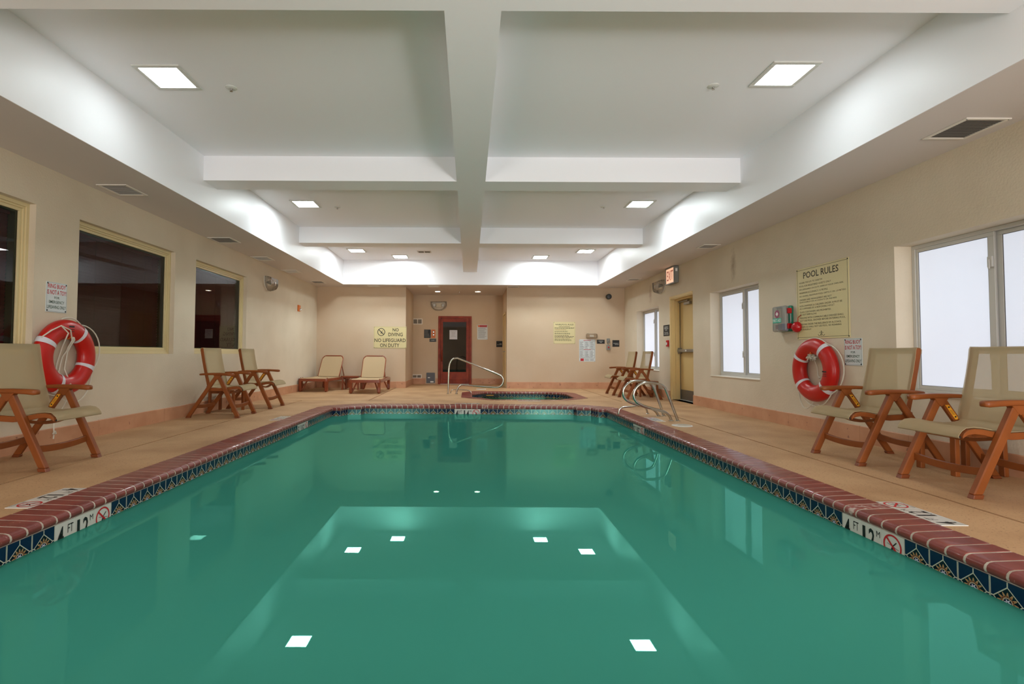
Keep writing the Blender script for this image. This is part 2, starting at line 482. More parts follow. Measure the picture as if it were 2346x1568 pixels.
LW = [(-0.4 + 0.5, 2.55 - 0.45), (3.10, 4.885), (5.435, 7.225), (7.775, 9.563)]
LW = [(0.75, 2.54), (3.10, 4.885), (5.435, 7.225), (7.775, 9.563)]
RW = [(-0.40, 1.13), (3.57, 5.10), (7.505, 9.03), (11.475, 13.00)]
LZ = (0.915, 2.347); RZ = (0.575, 2.02)
DY0, DY1, DZ = 9.73, 10.79, 2.108
wall_grid('wall_left', 'x', XL - 0.25, XL, YN - .25, YB + .25, -0.3, 3.6, [(a, b) + LZ for a, b in LW], M['wall'])
wall_grid('wall_right', 'x', XR, XR + 0.30, YN - .25, YB + .25, -0.3, 3.6, [(a, b) + RZ for a, b in RW] + [(DY0, DY1, 0.0, DZ)], M['wall'])
wb = MB(); wb.box(XL, AL, YB, YB + .25, -.3, 3.6); wb.box(AR, XR, YB, YB + .25, -.3, 3.6)
wb.box(AL - .25, AL, YB + .25, YA + .25, -.3, 3.6); wb.box(AL, AR, YA, YA + .25, -.3, 3.6)
struct(wb.build('wall_back', M['backwall']))
wall_grid('wall_alcove', 'x', AR, AR + .25, YB + .25, YA + .25, -.3, 3.6, [(14.42, 15.36, 0.0, 2.06)], M['backwall'])
wf = MB(); wf.box(XL, XR, YN - .25, YN, -.3, 3.6); struct(wf.build('wall_front', M['wall']))

# ceiling tray, soffits and beams
mb = MB(); mb.box(XL - .25, XR + .3, YN - .25, YA + .25, ZC, ZC + .15); struct(mb.build('ceiling', M['white']))
def soffit(name, boxes):
    mb = MB()
    for b in boxes:
        mb.box(b[0], b[1], b[2], b[3], ZS + .004, ZC)
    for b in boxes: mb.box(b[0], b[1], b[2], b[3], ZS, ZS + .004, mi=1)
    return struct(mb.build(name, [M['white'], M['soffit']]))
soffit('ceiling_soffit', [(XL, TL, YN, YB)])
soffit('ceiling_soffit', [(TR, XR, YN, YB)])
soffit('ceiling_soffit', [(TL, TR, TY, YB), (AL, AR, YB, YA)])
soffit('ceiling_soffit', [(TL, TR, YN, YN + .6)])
mb = MB(); mb.box(-0.166, 0.192, YN + .6, TY, ZB, ZC); struct(mb.build('ceiling_beam', M['white']))
for y in (-0.78, 2.79, 6.345, 9.955):
    for a, b in ((TL, -.166), (.192, TR)):
        mb = MB(); mb.box(a, b, y, y + .36, ZB, ZC); struct(mb.build('ceiling_beam', M['white']))

# ---------------------------------------------------------------- pool outline
PW = [(-2.36, 1.2), (-2.345, 8.86), (-2.2, 8.86), (-2.13, 9.09), (-1.9, 9.1), (-1.87, 9.255),
      (1.87, 9.235), (1.90, 9.09), (2.14, 9.06), (2.21, 8.82), (2.35, 8.81), (2.36, 1.2)]
PO = [(-2.62, 1.2), (-2.62, 8.95), (-2.52, 9.20), (-2.33, 9.38), (-2.14, 9.50), (-2.0, 9.59),
      (2.0, 9.57), (2.14, 9.48), (2.32, 9.34), (2.5, 9.16), (2.59, 8.93), (2.59, 1.2)]
SW = [(.05, 11.2), (.05, 12.1), (.35, 12.65), (1.86, 12.63), (2.2, 12.42), (2.31, 12.12), (2.31, 11.1), (1.86, 10.62), (.5, 10.62)]
SO = [(-.17, 11.05), (-.17, 12.45), (.1, 12.93), (2.0, 12.91), (2.42, 12.62), (2.53, 12.35), (2.53, 10.98), (2.0, 10.42), (.4, 10.42)]

# floor: sub-floor under the joints, slabs above
fl = empty('floor'); struct(fl)
def slab(poly): return MB().prism(poly, -.03, 0.0).build('slab', M['deck'], fl, bevel=0.0)
J = .012; YJ = 10.2; XJ1, XJ2 = -3.30, 3.11
slab([(XL, YN), (XJ1 - J, YN), (XJ1 - J, YJ - J), (XL, YJ - J)])
slab([(XJ1 + J, YN), (-2.62, YN), (-2.62, 1.2)] + PO[1:6] + [(PO[5][0], YJ - J), (XJ1 + J, YJ - J)])
slab([(PO[5][0] + .0, PO[5][1]), (PO[6][0], PO[6][1]), (PO[6][0], YJ - J), (PO[5][0], YJ - J)])
slab([(2.59, YN), (XJ2 - J, YN), (XJ2 - J, YJ - J), (PO[6][0], YJ - J)] + PO[6:11] + [(2.59, 1.2)])
slab([(XJ2 + J, YN), (XR, YN), (XR, YJ - J), (XJ2 + J, YJ - J)])
slab([(-2.62, YN), (2.59, YN), (2.59, 1.2), (-2.62, 1.2)])
XJ3, XJ4 = -1.99, 3.02
slab([(XL, YJ + J), (XJ3 - J, YJ + J), (XJ3 - J, YB), (XL, YB)])
slab([(XJ3 + J, YJ + J), (1.1, YJ + J), (1.1, 10.42), SO[8], SO[0], SO[1], SO[2], (1.1, 12.92), (1.1, YB), (XJ3 + J, YB)])
slab([(1.1, YJ + J), (XJ4 - J, YJ + J), (XJ4 - J, YB), (1.1, YB), (1.1, 12.92), SO[3], SO[4], SO[5], SO[6], SO[7], (1.1, 10.42)])
slab([(XJ4 + J, YJ + J), (XR, YJ + J), (XR, YB), (XJ4 + J, YB)])
slab([(AL, YB + .004), (AR, YB + .004), (AR, YA), (AL, YA)])
slab([(XR, DY0), (XR + .3, DY0), (XR + .3, DY1), (XR, DY1)])
mb = MB()
mb.box(XL, -2.5, YN, YB, -.06, -.008); mb.box(2.5, XR, YN, YB, -.06, -.008); mb.box(-2.5, 2.5, 9.35, 10.5, -.06, -.0081)
mb.box(-2.5, 0.0, 10.5, YB, -.06, -.0082); mb.box(2.35, 2.5, 10.5, YB, -.06, -.0083); mb.box(0, 2.35, 12.75, YB, -.06, -.0084)
mb.box(AL, AR, YB, YA, -.06, -.0085); mb.box(-2.5, 2.5, YN, 1.1, -.06, -.0086)
mb.build('joint_filler', M['joint'], fl)

# ---------------------------------------------------------------- coping, waterline tile, water
PROF = [(.020, -.052), (.005, -.043), (0, -.028), (.004, -.012), (.017, -.001), (.040, .003)]
def ring_solid(mb, a0, a1, b0, b1, dr=0.0):
    """brick between inner points a0->a1 and outer points b0->b1 with a rounded nose"""
    def sec(a, b):
        a = Vector((a[0], a[1], 0)); b = Vector((b[0], b[1], 0)); d = (b - a); L = d.length; d.normalize()
        P = [a + d * (t + dr) + Vector((0, 0, z - (dr if z > -.04 else 0))) for t, z in PROF]
        P += [a + d * L + Vector((0, 0, .003 - dr)), a + d * L + Vector((0, 0, -.052))]
        return P
    mb.loft([sec(a0, b0), sec(a1, b1)])
def lerp(a, b, t): return (a[0] + (b[0] - a[0]) * t, a[1] + (b[1] - a[1]) * t)
def inset(poly, d, closed):
    n = len(poly); out = []
    for i in range(n):
        p = Vector(poly[i])
        q0 = Vector(poly[i - 1]) if (closed or i > 0) else None
        q1 = Vector(poly[(i + 1) % n]) if (closed or i < n - 1) else None
        ns = []
        if q0 is not None: e = (p - q0).normalized(); ns.append(Vector((e.y, -e.x)))
        if q1 is not None: e = (q1 - p).normalized(); ns.append(Vector((e.y, -e.x)))
        m_ = sum(ns, Vector((0, 0))) / len(ns)
        if len(ns) == 2: m_ = m_ / max(m_.length_squared, .4)
        out.append((p.x + m_.x * d, p.y + m_.y * d))
    return out
def coping(root, inner, outer, closed, pitch, worn=()):
    n = len(inner); segs = n if closed else n - 1; k = 0
    gm = MB()
    for i in range(segs):
        a0, a1, b0, b1 = inner[i], inner[(i + 1) % n], outer[i], outer[(i + 1) % n]
        L = ((a1[0] - a0[0]) ** 2 + (a1[1] - a0[1]) ** 2) ** .5
        Lo = ((b1[0] - b0[0]) ** 2 + (b1[1] - b0[1]) ** 2) ** .5
        c = max(1, round(max(L, (L + Lo) / 2) / pitch))
        ring_solid(gm, a0, a1, b0, b1, .0022)
        for j in range(c):
            g = .075
            t0, t1 = (j + g) / c, (j + 1 - g) / c
            dz = random.uniform(-.0008, .0008)
            mb = MB(); ring_solid(mb, lerp(a0, a1, t0), lerp(a0, a1, t1), lerp(b0, b1, t0), lerp(b0, b1, t1))
            m_ = M['brickworn'] if (i, j) in worn else M['brick']
            o = mb.build('brick', m_, root, smooth=True); o.location.z = dz
            k += 1
    gm.build('grout', M['grout'], root, smooth=True)
    return k

pool = thing('swimming_pool', 'swimming pool of teal water edged with red bullnose bricks and blue waterline tiles', 'pool', T(0, 5.2, 0))
poolroot = empty('coping_origin')  # temporary, replaced below
C.objects.unlink(poolroot); bpy.data.objects.remove(poolroot)
pool.matrix_world = Matrix.Identity(4)
PI = inset(PW, .02, False)
PI[0] = (PW[0][0] + .02, 1.2); PI[-1] = (PW[-1][0] - .02, 1.2)
coping(pool, PI, PO, False, .0985, worn={(5, 9), (5, 10), (5, 22), (5, 29), (6, 0), (7, 1), (9, 1), (10, 20), (10, 57)})

ZT, TH = -.055, .1524
def tiles(root, wall, closed, grid=None, skip=None, ztop=ZT):
    """one tile object per waterline tile; grid[i] = (start distance)"""
    n = len(wall); segs = n if closed else n - 1
    back = MB()
    for i in range(segs):
        a = Vector(wall[i]); b = Vector(wall[(i + 1) % n]); L = (b - a).length; d = (b - a) / L
        nrm = Vector((d.y, -d.x))
        q = a - nrm * 0.02; 
        back.add([(a.x, a.y, ztop + .004), (b.x, b.y, ztop + .004), (b.x, b.y, ztop - TH), (a.x, a.y, ztop - TH)], [(0, 1, 2, 3)])
        back.add([(a.x - nrm.x * .2, a.y - nrm.y * .2, ztop + .004), (b.x - nrm.x * .2, b.y - nrm.y * .2, ztop + .004), (b.x, b.y, ztop + .004), (a.x, a.y, ztop + .004)], [(0, 1, 2, 3)])
        cuts = [0.0, L]
        off = (grid or {}).get(i, 0.0) % .1524
        t = off
        while t < L - 1e-4:
            if t > 1e-4: cuts.append(t)
            t += .1524
        cuts = sorted(cuts)
        for c0, c1 in zip(cuts, cuts[1:]):
            if c1 - c0 < .02: continue
            p = a + d * (c0 + .0008); e = a + d * (c1 - .0008)
            mid = (p + e) / 2
            full = c1 - c0
            u0, u1 = (0, 1) if full > .14 else ((0, full / .1524) if c1 >= L - 1e-4 else (1 - full / .1524, 1))
            white = skip and skip(mid.x, mid.y)
            h = .006
            v = []
            for (pt, z) in ((p, ztop - TH + .002), (e, ztop - TH + .002), (e, ztop), (p, ztop)):
                v.append((pt.x + nrm.x * h, pt.y + nrm.y * h, z))
            for (pt, z) in ((p, ztop - TH + .002), (e, ztop - TH + .002), (e, ztop), (p, ztop)):
                v.append((pt.x, pt.y, z))
            uvq = [(u0, 0), (u1, 0), (u1, 1), (u0, 1)]
            mb = MB(); mb.add(v, [(0, 1, 2, 3), (0, 4, 5, 1), (1, 5, 6, 2), (2, 6, 7, 3), (3, 7, 4, 0)], [uvq] + [[(.1, .95)] * 4] * 4)
            mb.build('tile', M['tilewhite'] if white else M['tile'], root)
    back.build('tile_bed', M['grout'], root)

MARKS_L = [(2.965, 3.422), (7.08, 7.537)]
MARKS_R = [(2.818, 3.275), (6.933, 7.39)]
MARK_B = (-.255, .202)
def is_mark(x, y):
    if x < -2.3 and any(a < y < b for a, b in MARKS_L): return True
    if x > 2.3 and any(a < y < b for a, b in MARKS_R): return True
    return y > 9.2 and MARK_B[0] < x < MARK_B[1]
# the tile run is measured along the wall from each segment's first corner
tiles(pool, PW, False, {0: 2.965 - 1.2, 5: MARK_B[0] + 1.87, 10: 8.81 - 3.275}, is_mark)

# pool basin below the tiles
mb = MB(); n = len(PW); zb = -1.4
zt = ZT - TH
v = [(x, y, zt) for x, y in PW] + [(x, y, zb) for x, y in PW]
mb.add(v, [(i, (i + 1) % n, n + (i + 1) % n, n + i) for i in range(n)] + [tuple(range(n, 2 * n))])
v = [(PW[0][0], 1.2, 0), (PW[-1][0], 1.2, 0), (PW[-1][0], 1.2, zt), (PW[0][0], 1.2, zt)]
mb.add(v, [(0, 1, 2, 3)])
mb.build('basin', M['plaster'], pool)
ZW = -.143
def water(poly, z, m_, parent):
    me = bpy.data.meshes.new('water_surface'); P = list(poly)
    area = sum(P[i - 1][0] * P[i][1] - P[i][0] * P[i - 1][1] for i in range(len(P)))
    if area < 0: P = P[::-1]
    me.from_pydata([(x, y, z) for x, y in P], [], [tuple(range(len(P)))]); me.materials.append(m_)
    o = bpy.data.objects.new('water_surface', me); C.objects.link(o); o.parent = parent
water(PW, ZW, M['water'], pool)

def disc_strokes(mb_red, mb_blk, cx, cy, R, z):
    """no-diving symbol: red ring with bar, black diver and water lines"""
    n = 28; v = []; f = []
    for k in range(n):
        a = 2 * pi * k / n
        v += [(cx + R * math.cos(a), cy + R * math.sin(a), z), (cx + R * .84 * math.cos(a), cy + R * .84 * math.sin(a), z)]
    for k in range(n):
        j = (k + 1) % n; f.append((2 * k, 2 * j, 2 * j + 1, 2 * k + 1))
    mb_red.add(v, f)
    w = R * .09; c = math.cos(pi / 4); L = R * .88
    def stroke(mb, p, q, w, z):
        d = Vector((q[0] - p[0], q[1] - p[1])).normalized(); nn = Vector((-d.y, d.x)) * w
        mb.add([(p[0] + nn.x, p[1] + nn.y, z), (p[0] - nn.x, p[1] - nn.y, z), (q[0] - nn.x, q[1] - nn.y, z), (q[0] + nn.x, q[1] + nn.y, z)], [(0, 1, 2, 3)])
    stroke(mb_red, (cx - L * c, cy + L * c), (cx + L * c, cy - L * c), w, z + .0004)
    zb_ = z - .0003
    stroke(mb_blk, (cx + .45 * R, cy + .42 * R), (cx + .02 * R, cy - .02 * R), R * .05, zb_)
    stroke(mb_blk, (cx + .08 * R, cy + .0 * R), (cx - .12 * R, cy - .42 * R), R * .09, zb_)
    stroke(mb_blk, (cx - .02 * R, cy - .05 * R), (cx + .22 * R, cy - .40 * R), R * .04, zb_)
    stroke(mb_blk, (cx - .6 * R, cy + .12 * R), (cx - .15 * R, cy + .02 * R), R * .02, zb_)
    stroke(mb_blk, (cx + .15 * R, cy - .05 * R), (cx + .7 * R, cy - .18 * R), R * .02, zb_)

def depth_print(root_builder, ft, m_):
    """3 tiles wide (0.4572 by 0.1524): feet, metres, no-diving; x right, y up"""
    s = .1524; blk = MB(); red = MB()
    put_text(blk, ft[0], .018, .018 + .045, .022, .132, .0008, .02)
    if len(ft) > 1:
        put_text(blk, ft[1], .066, .082, .050, .132, .0008, .01)
    put_text(blk, 'FT', .092, .134, .082, .132, .0008, .0)
    put_text(blk, '1', s + .012, s + .034, .022, .132, .0008, .02)
    blk.add([(s + .042, .022, .0008), (s + .053, .022, .0008), (s + .053, .033, .0008), (s + .042, .033, .0008)], [(0, 1, 2, 3)])
    put_text(blk, m_, s + .060, s + .104, .022, .132, .0008, .02)
    put_text(blk, 'M', s + .116, s + .143, .098, .132, .0008, .0)
    disc_strokes(red, blk, 2.5 * s, .085, .062, .0012)
    put_text(blk, 'NO DIVING', 2 * s + .022, 3 * s - .022, .006, .018, .0008, .0)
    return blk, red
def wall_marker(mw, ft, m_):
    blk, red = depth_print(None, ft, m_)
    for b_, mm, nm in ((blk, M['black'], 'marker_lettering'), (red, M['red'], 'marker_symbol')):
        o = b_.build(nm, mm, pool); o.matrix_world = mw
zz = ZT - TH
wall_marker(fr((-2.3490, 2.965, zz), (0, 1, 0), (0, 0, 1), (1, 0, 0)), ('4',), '2')
wall_marker(fr((-2.3408, 7.08, zz), (0, 1, 0), (0, 0, 1), (1, 0, 0)), ('5',), '5')
wall_marker(fr((PW[-1][0] - .009, 3.275, zz), (0, -1, 0), (0, 0, 1), (-1, 0, 0)), ('4',), '2')
wall_marker(fr((2.3525 - .0085, 7.39, zz), (0, -1, 0), (0, 0, 1), (-1, 0, 0)), ('5',), '5')
wall_marker(fr((MARK_B[0], 9.235, zz), (1, 0, 0), (0, 0, 1), (0, -1, 0)), ('4', '1/2'), '4')

# whirlpool spa
spa = thing('whirlpool_spa', 'sunken whirlpool spa with green water and red brick coping behind the pool', 'spa', Matrix.Identity(4))
coping(spa, inset(SW, .02, True), SO, True, .105, worn={(3, 4), (7, 2)})
tiles(spa, SW, True)
n = len(SW); mb = MB()
v = [(x, y, zt) for x, y in SW] + [(x, y, -1.0) for x, y in SW]
mb.add(v, [(i, (i + 1) % n, n + (i + 1) % n, n + i) for i in range(n)] + [tuple(range(n, 2 * n))])
mb.build('basin', M['plaster'], spa)
water(SW, -.135, M['spawater'], spa)
mb = MB(); mb.box(.30, .72, 12.60, 12.68, -.12, -.055); o = mb.build('skimmer_opening', M['black'], spa)
mb = MB(); mb.box(.42, .60, 12.585, 12.60, -.085, -.07); o = mb.build('skimmer_weir', M['sticker'], spa)

# markers set into the deck
def deck_marker(mw, ft, m_, label, worn=False):
    t = thing('depth_marker', label, 'depth marker', mw, 'depth markers set in the deck')
    for i in range(3):
        b = MB(); b.box(i * .1524 + .001, (i + 1) * .1524 - .001, 0, .1524, 0, .004); b.build('tile', M['tilewhite'], t)
    blk, red = depth_print(None, ft, m_)
    for b_, mm, nm in ((blk, M['black'], 'lettering'), (red, M['red'], 'symbol')):
        o = b_.build(nm, mm, t); o.location.z = .0035
deck_marker(fr((-2.765, 3.56, 0), (0, -1, 0), (1, 0, 0), (0, 0, 1)), ('4',), '2', 'white four foot depth marker in the deck below the near left armchair')
deck_marker(fr((-2.765, 7.62, 0), (0, -1, 0), (1, 0, 0), (0, 0, 1)), ('5',), '5', 'white five foot depth marker in the deck on the far left of the pool')
deck_marker(fr((2.745, 2.86, 0), (0, 1, 0), (-1, 0, 0), (0, 0, 1)), ('4',), '2', 'white four foot depth marker in the deck beside the near right armchairs')
deck_marker(fr((2.745, 7.22, 0), (0, 1, 0), (-1, 0, 0), (0, 0, 1)), ('5',), '5', 'white five foot depth marker in the deck by the ladder rails')
deck_marker(fr((.20, 9.745, 0), (-1, 0, 0), (0, -1, 0), (0, 0, 1)), ('4', '1/2'), '4', 'white depth marker in the deck behind the far pool edge')
deck_marker(fr((1.43, 10.39, 0), (-1, 0, 0), (0, -1, 0), (0, 0, 1)), ('4',), '0', 'white depth marker in the deck on the pool side of the whirlpool')
for x, y, lab in ((2.804, 6.81, 'round white skimmer lid in the deck in front of the ladder rails'), (.316, 13.60, 'round white skimmer lid in the deck behind the whirlpool')):
    t = thing('skimmer_lid', lab, 'skimmer lid', T(x, y, 0), 'round skimmer lids')
    MB().lathe([(.13, 0), (.13, .004), (.122, .008), (.115, .006)], 28).build('collar', M['fixture'], t, smooth=True)
    MB().lathe([(.112, .001), (.112, .007), (.10, .009)], 28).build('lid', M['tilewhite'], t, smooth=True)
    b = MB(); b.lathe([(.014, .008), (.014, .0105)], 10, cx=-.05); b.lathe([(.014, .008), (.014, .0105)], 10, cx=.05); b.build('finger_holes', M['ventgrey'], t)

# ---------------------------------------------------------------- baseboards, one tile at a time
def baseboard(name, p0, p1, nrm, h=.175, step=.62, off=0.0):
    root = struct(empty(name))
    a = Vector(p0); b = Vector(p1); L = (b - a).length; d = (b - a) / L; N = Vector(nrm)
    cuts = [0.0]; t = off if off > .05 else step
    while t < L - .03: cuts.append(t); t += step
    cuts.append(L)
    for c0, c1 in zip(cuts, cuts[1:]):
        p = a + d * (c0 + .0015); q = a + d * (c1 - .0015)
        v = []
        hh = h + random.uniform(-.002, .002)
        for z, th in ((0, .014), (hh - .006, .014), (hh, .009)):
            for pt in (p, q): v.append((pt.x + N.x * th, pt.y + N.y * th, z))
        for z in (hh, 0):
            for pt in (p, q): v.append((pt.x, pt.y, z))
        f = [(0, 1, 3, 2), (2, 3, 5, 4), (4, 5, 7, 6), (6, 7, 9, 8), (0, 2, 4, 6, 8), (1, 9, 7, 5, 3)]
        MB().add(v, f).build('tile', M['base'], root)
baseboard('baseboard_left', (XL, .5), (XL, YB - .015), (1, 0), off=.33)
baseboard('baseboard_right', (XR, DY0), (XR, .5), (-1, 0), off=.42)
baseboard('baseboard_right', (XR, YB - .015), (XR, DY1 + .06), (-1, 0), off=.2)
baseboard('baseboard_back', (XL, YB), (AL, YB), (0, -1), off=.3)
baseboard('baseboard_back', (AR, YB), (XR, YB), (0, -1), off=.02)
baseboard('baseboard_alcove', (AL, YB), (AL, YA - .015), (1, 0))
baseboard('baseboard_alcove', (AL, YA), (-1.335, YA), (0, -1))
baseboard('baseboard_alcove', (-1.03, YA), (-.958, YA), (0, -1))
baseboard('baseboard_alcove', (.072, YA), (AR, YA), (0, -1))

# ---------------------------------------------------------------- left windows
def left_window(idx, y0, y1, blind_label):
    w = y1 - y0; h = LZ[1] - LZ[0]
    root = struct(empty('window_%d' % idx, onL(y0, LZ[0])))
    def rim(mb, x0, x1, y0_, y1_, t, z0, z1):
        mb.box(x0, x1, y0_, y0_ + t, z0, z1); mb.box(x0, x1, y1_ - t, y1_, z0, z1)
        mb.box(x0, x0 + t, y0_ + t, y1_ - t, z0, z1); mb.box(x1 - t, x1, y0_ + t, y1_ - t, z0, z1)
    mb = MB(); rim(mb, 0, w, 0, h, .035, -.11, -.062); rim(mb, .035, w - .035, .035, h - .035, .02, -.11, -.075)
    rim(mb, .055, w - .055, .055, h - .055, .03, -.11, -.088)
    mb.build('window_frame', M['frame'], root, bevel=.002)
    mb = MB(); rim(mb, .085, w - .085, .085, h - .085, .012, -.18, -.112); mb.build('jamb_lining', M['sage'], root)
    mb = MB(); mb.add([(.08, .08, -.102), (w - .08, .08, -.102), (w - .08, h - .08, -.102), (.08, h - .08, -.102)], [(0, 1, 2, 3)], [[(0, 0), (1, 0), (1, 1), (0, 1)]]); mb.build('pane', M['glass'], root)
    mb = MB(); mb.box(0, w, 0, h, -.249, -.244); mb.build('backing', M['black'], root)
    b = thing('window_blind', blind_label, 'blind', onL(y0, LZ[0], -.17), 'blinds behind the left windows')
    mb = MB(); z = .10
    while z < h - .13:
        c, s_ = .021 * math.cos(1.15), .021 * math.sin(1.15)
        mb.add([(.10, z - s_, -c), (w - .115, z - s_, -c), (w - .115, z + s_, c), (.10, z + s_, c),
                (.10, z - s_ + .001, -c - .001), (w - .115, z - s_ + .001, -c - .001), (w - .115, z + s_ + .001, c - .001), (.10, z + s_ + .001, c - .001)],
               [(0, 1, 2, 3), (4, 7, 6, 5), (0, 4, 5, 1), (1, 5, 6, 2), (2, 6, 7, 3), (3, 7, 4, 0)])
        z += .036
    o = mb.build('slat', M['slat'], b); o['kind'] = 'stuff'
    mb = MB(); mb.box(.10, w - .115, h - .13, h - .088, -.025, .025); mb.build('head_rail', M['slat'], b)
    mb = MB()
    for k in (.25, .5, .75): mb.tube([(w * k, .1, .024), (w * k, h - .12, .024)], .0012, 4)
    mb.build('cord', M['ventdark'], b)
left_window(1, *LW[1], 'maroon slatted blind in the nearest left window, cut by the photo edge')
left_window(2, *LW[2], 'maroon slatted blind in the middle left window beside the ring buoy')
left_window(3, *LW[3], 'maroon slatted blind in the far left window behind two armchairs')
left_window(4, *LW[0], 'maroon slatted blind in the left window beside the camera')

# ---------------------------------------------------------------- right windows
def right_window(idx, y0, y1):
    w = y1 - y0; h = RZ[1] - RZ[0]
    root = struct(empty('window_%d' % idx, onR(y1, RZ[0])))
    mb = MB()
    for (a, b, c, d, z0, z1) in ((0, w, 0, .035, -.25, -.17), (0, w, h - .035, h, -.25, -.17), (0, .04, .035, h - .035, -.25, -.17), (w - .04, w, .035, h - .035, -.25, -.17)):
        mb.box(a, b, c, d, z0, z1)
    mb.build('window_frame', M['alu'], root, bevel=.003)
    def sash(a, b, z, rails):
        mb = MB(); t = .035
        mb.box(a, b, .035, .035 + t, z - .02, z); mb.box(a, b, h - .035 - t, h - .035, z - .02, z)
        mb.box(a, a + rails[0], .035 + t, h - .035 - t, z - .02, z); mb.box(b - rails[1], b, .035 + t, h - .035 - t, z - .02, z)
        s_ = mb.build('sash', M['alu'], root, bevel=.002)
        mb = MB(); mb.box(a + rails[0], b - rails[1], .035 + t, h - .035 - t, z - .014, z - .008); mb.build('pane', M['frost'], s_)
        mb = MB(); e = .004
        for (p, q, r_, u_) in ((a + rails[0], b - rails[1], .035 + t, .035 + t + e), (a + rails[0], b - rails[1], h - .035 - t - e, h - .035 - t),
                               (a + rails[0], a + rails[0] + e, .035 + t, h - .035 - t), (b - rails[1] - e, b - rails[1], .035 + t, h - .035 - t)):
            mb.box(p, q, r_, u_, z - .007, z - .004)
        mb.build('seal', M['aludark'], s_)
    sash(.04, w / 2 + .035, -.178, (.025, .055))
    sash(w / 2 + .015, w - .04, -.205, (.06, .025))
    for k in (.26, .80):
        mb = MB(); mb.box(w / 2 - .012, w / 2 + .03, h * k - .045, h * k + .045, -.178, -.160); mb.box(w / 2 + .002, w / 2 + .016, h * k - .06, h * k + .02, -.160, -.150)
        mb.build('latch', M['alu'], root, bevel=.002)
    mb = MB(); mb.box(-.0, w, -.012, 0.004, -.17, .012); mb.build('sill', M['sill'], root, bevel=.003)
for i, (a, b) in enumerate(RW): right_window(5 + i, a, b)

# ---------------------------------------------------------------- doors
d1 = struct(empty('door_1', onR(DY1, 0)))           # emergency exit, right wall; x runs towards the camera
DW = DY1 - DY0
mb = MB()
for a, b, c, d in ((-.05, .02, 0, DZ + .0), (DW - .02, DW - .001, 0, DZ), (-.05, DW - .001, DZ - .055, DZ + .012)):
    pass
mb.box(-.045, .008, 0, DZ + .04, -.001, .012); mb.box(.008, DW - .001, DZ - .012, DZ + .04, -.001, .012)
mb.box(0.0, .03, 0, DZ, -.075, .0); mb.box(.0, DW - .001, DZ - .03, DZ, -.075, 0)
mb.box(0.0, .055, 0, DZ, -.16, -.075); mb.box(.0, DW - .001, DZ - .055, DZ, -.16, -.075)
mb.box(DW - .04, DW - .001, 0, DZ, -.24, -.10)
mb.box(0.0, .03, 0, DZ, -.24, -.16); mb.box(.0, DW - .001, DZ - .03, DZ, -.24, -.16)
mb.build('door_frame', M['doortrim'], d1, bevel=.002)
leaf = MB().box(.036, DW - .045, .006, DZ - .034, -.222, -.178).build('door_leaf', M['doortan'], d1, bevel=.002)
MB().box(.050, DW - .055, .012, .215, -.178, -.175).build('kick_plate', M['kick'], leaf)
MB().box(.028, .046, .0, DZ - .03, -.176, -.166).build('astragal', M['steel'], leaf)
mb = MB(); mb.box(.05, DW - .10, .985, 1.045, -.150, -.105); mb.box(.035, .12, .955, 1.075, -.175, -.115); mb.box(DW - .16, DW - .08, .975, 1.055, -.175, -.12)
mb.build('panic_bar', M['steel'], leaf, bevel=.005)
MB().box(.45, .50, 1.0, 1.032, -.105, -.103).build('bar_sticker', M['whiteink'], leaf)
mb = MB(); mb.box(.35, .62, 1.945, 2.0, -.175, -.12); mb.box(.02, .5, 2.015, 2.04, -.15, -.13); mb.build('door_closer', M['steel'], leaf, bevel=.004)
MB().box(.03, DW - .05, 0.0, .012, -.24, -.15).build('threshold', M['alu'], d1)

d2 = struct(empty('door_2', onB(-.955, 0, YA)))     # sauna style wooden door with dark glass
w2, h2 = 1.025, 2.09
mb = MB(); mb.box(0, .075, 0, h2, 0, .035); mb.box(w2 - .075, w2, 0, h2, 0, .035); mb.box(.075, w2 - .075, h2 - .07, h2, 0, .035)
mb.build('door_frame', M['mahog'], d2, bevel=.004)
mb = MB(); mb.box(.08, .145, .01, h2 - .075, .004, .024); mb.box(w2 - .165, w2 - .08, .01, h2 - .075, .004, .024)
mb.box(.145, w2 - .165, h2 - .18, h2 - .075, .004, .024); mb.box(.145, w2 - .165, .01, .14, .004, .024); mb.box(.145, w2 - .165, .14, .375, .004, .016)
leaf = mb.build('door_leaf', M['mahog'], d2, bevel=.003)
MB().box(.145, w2 - .165, .375, h2 - .18, .006, .012).build('pane', M['darkglass'], leaf)
MB().tube([(.115, .70, .03), (.113, .73, .058), (.110, .80, .075), (.110, .88, .078), (.112, .96, .07), (.115, 1.0, .055), (.117, 1.03, .03)], .016, 8).build('door_handle', M['mahog'], leaf, smooth=True)
MB().box(.075, w2 - .075, 0, .012, 0, .06).build('threshold', M['steel'], d2)
def lines(mb, x0, x1, y0, y1, n, z, rag=.25, hfrac=.45):
    """rows of print too small to read"""
    for i in range(n):
        y = y1 - (y1 - y0) * (i + .5) / n; hh = (y1 - y0) / n * hfrac / 2
        x = x0; end = x1 - (x1 - x0) * random.uniform(0, rag)
        while x < end:
            wd = random.uniform(.012, .035) * (x1 - x0) / .3
            mb.box(x, min(x + wd, end), y - hh, y + hh, z, z + .0006); x += wd + .006 * (x1 - x0) / .3
note = thing('paper_notice', 'white printed paper taped inside the dark glass of the wooden door', 'notice', onB(-.61, 1.375, YA, .0125))
MB().box(0, .24, 0, .285, 0, .001).build('sheet', M['paper'], note)
mb = MB()
for i, (a, b) in enumerate(((.03, .21), (.06, .18), (.06, .18), (.07, .16), (.05, .19))):
    lines(mb, a, b, .245 - i * .037 - .012, .245 - i * .037 + .006, 1, .001, 0)
mb.build('lettering', M['greydark'], note)

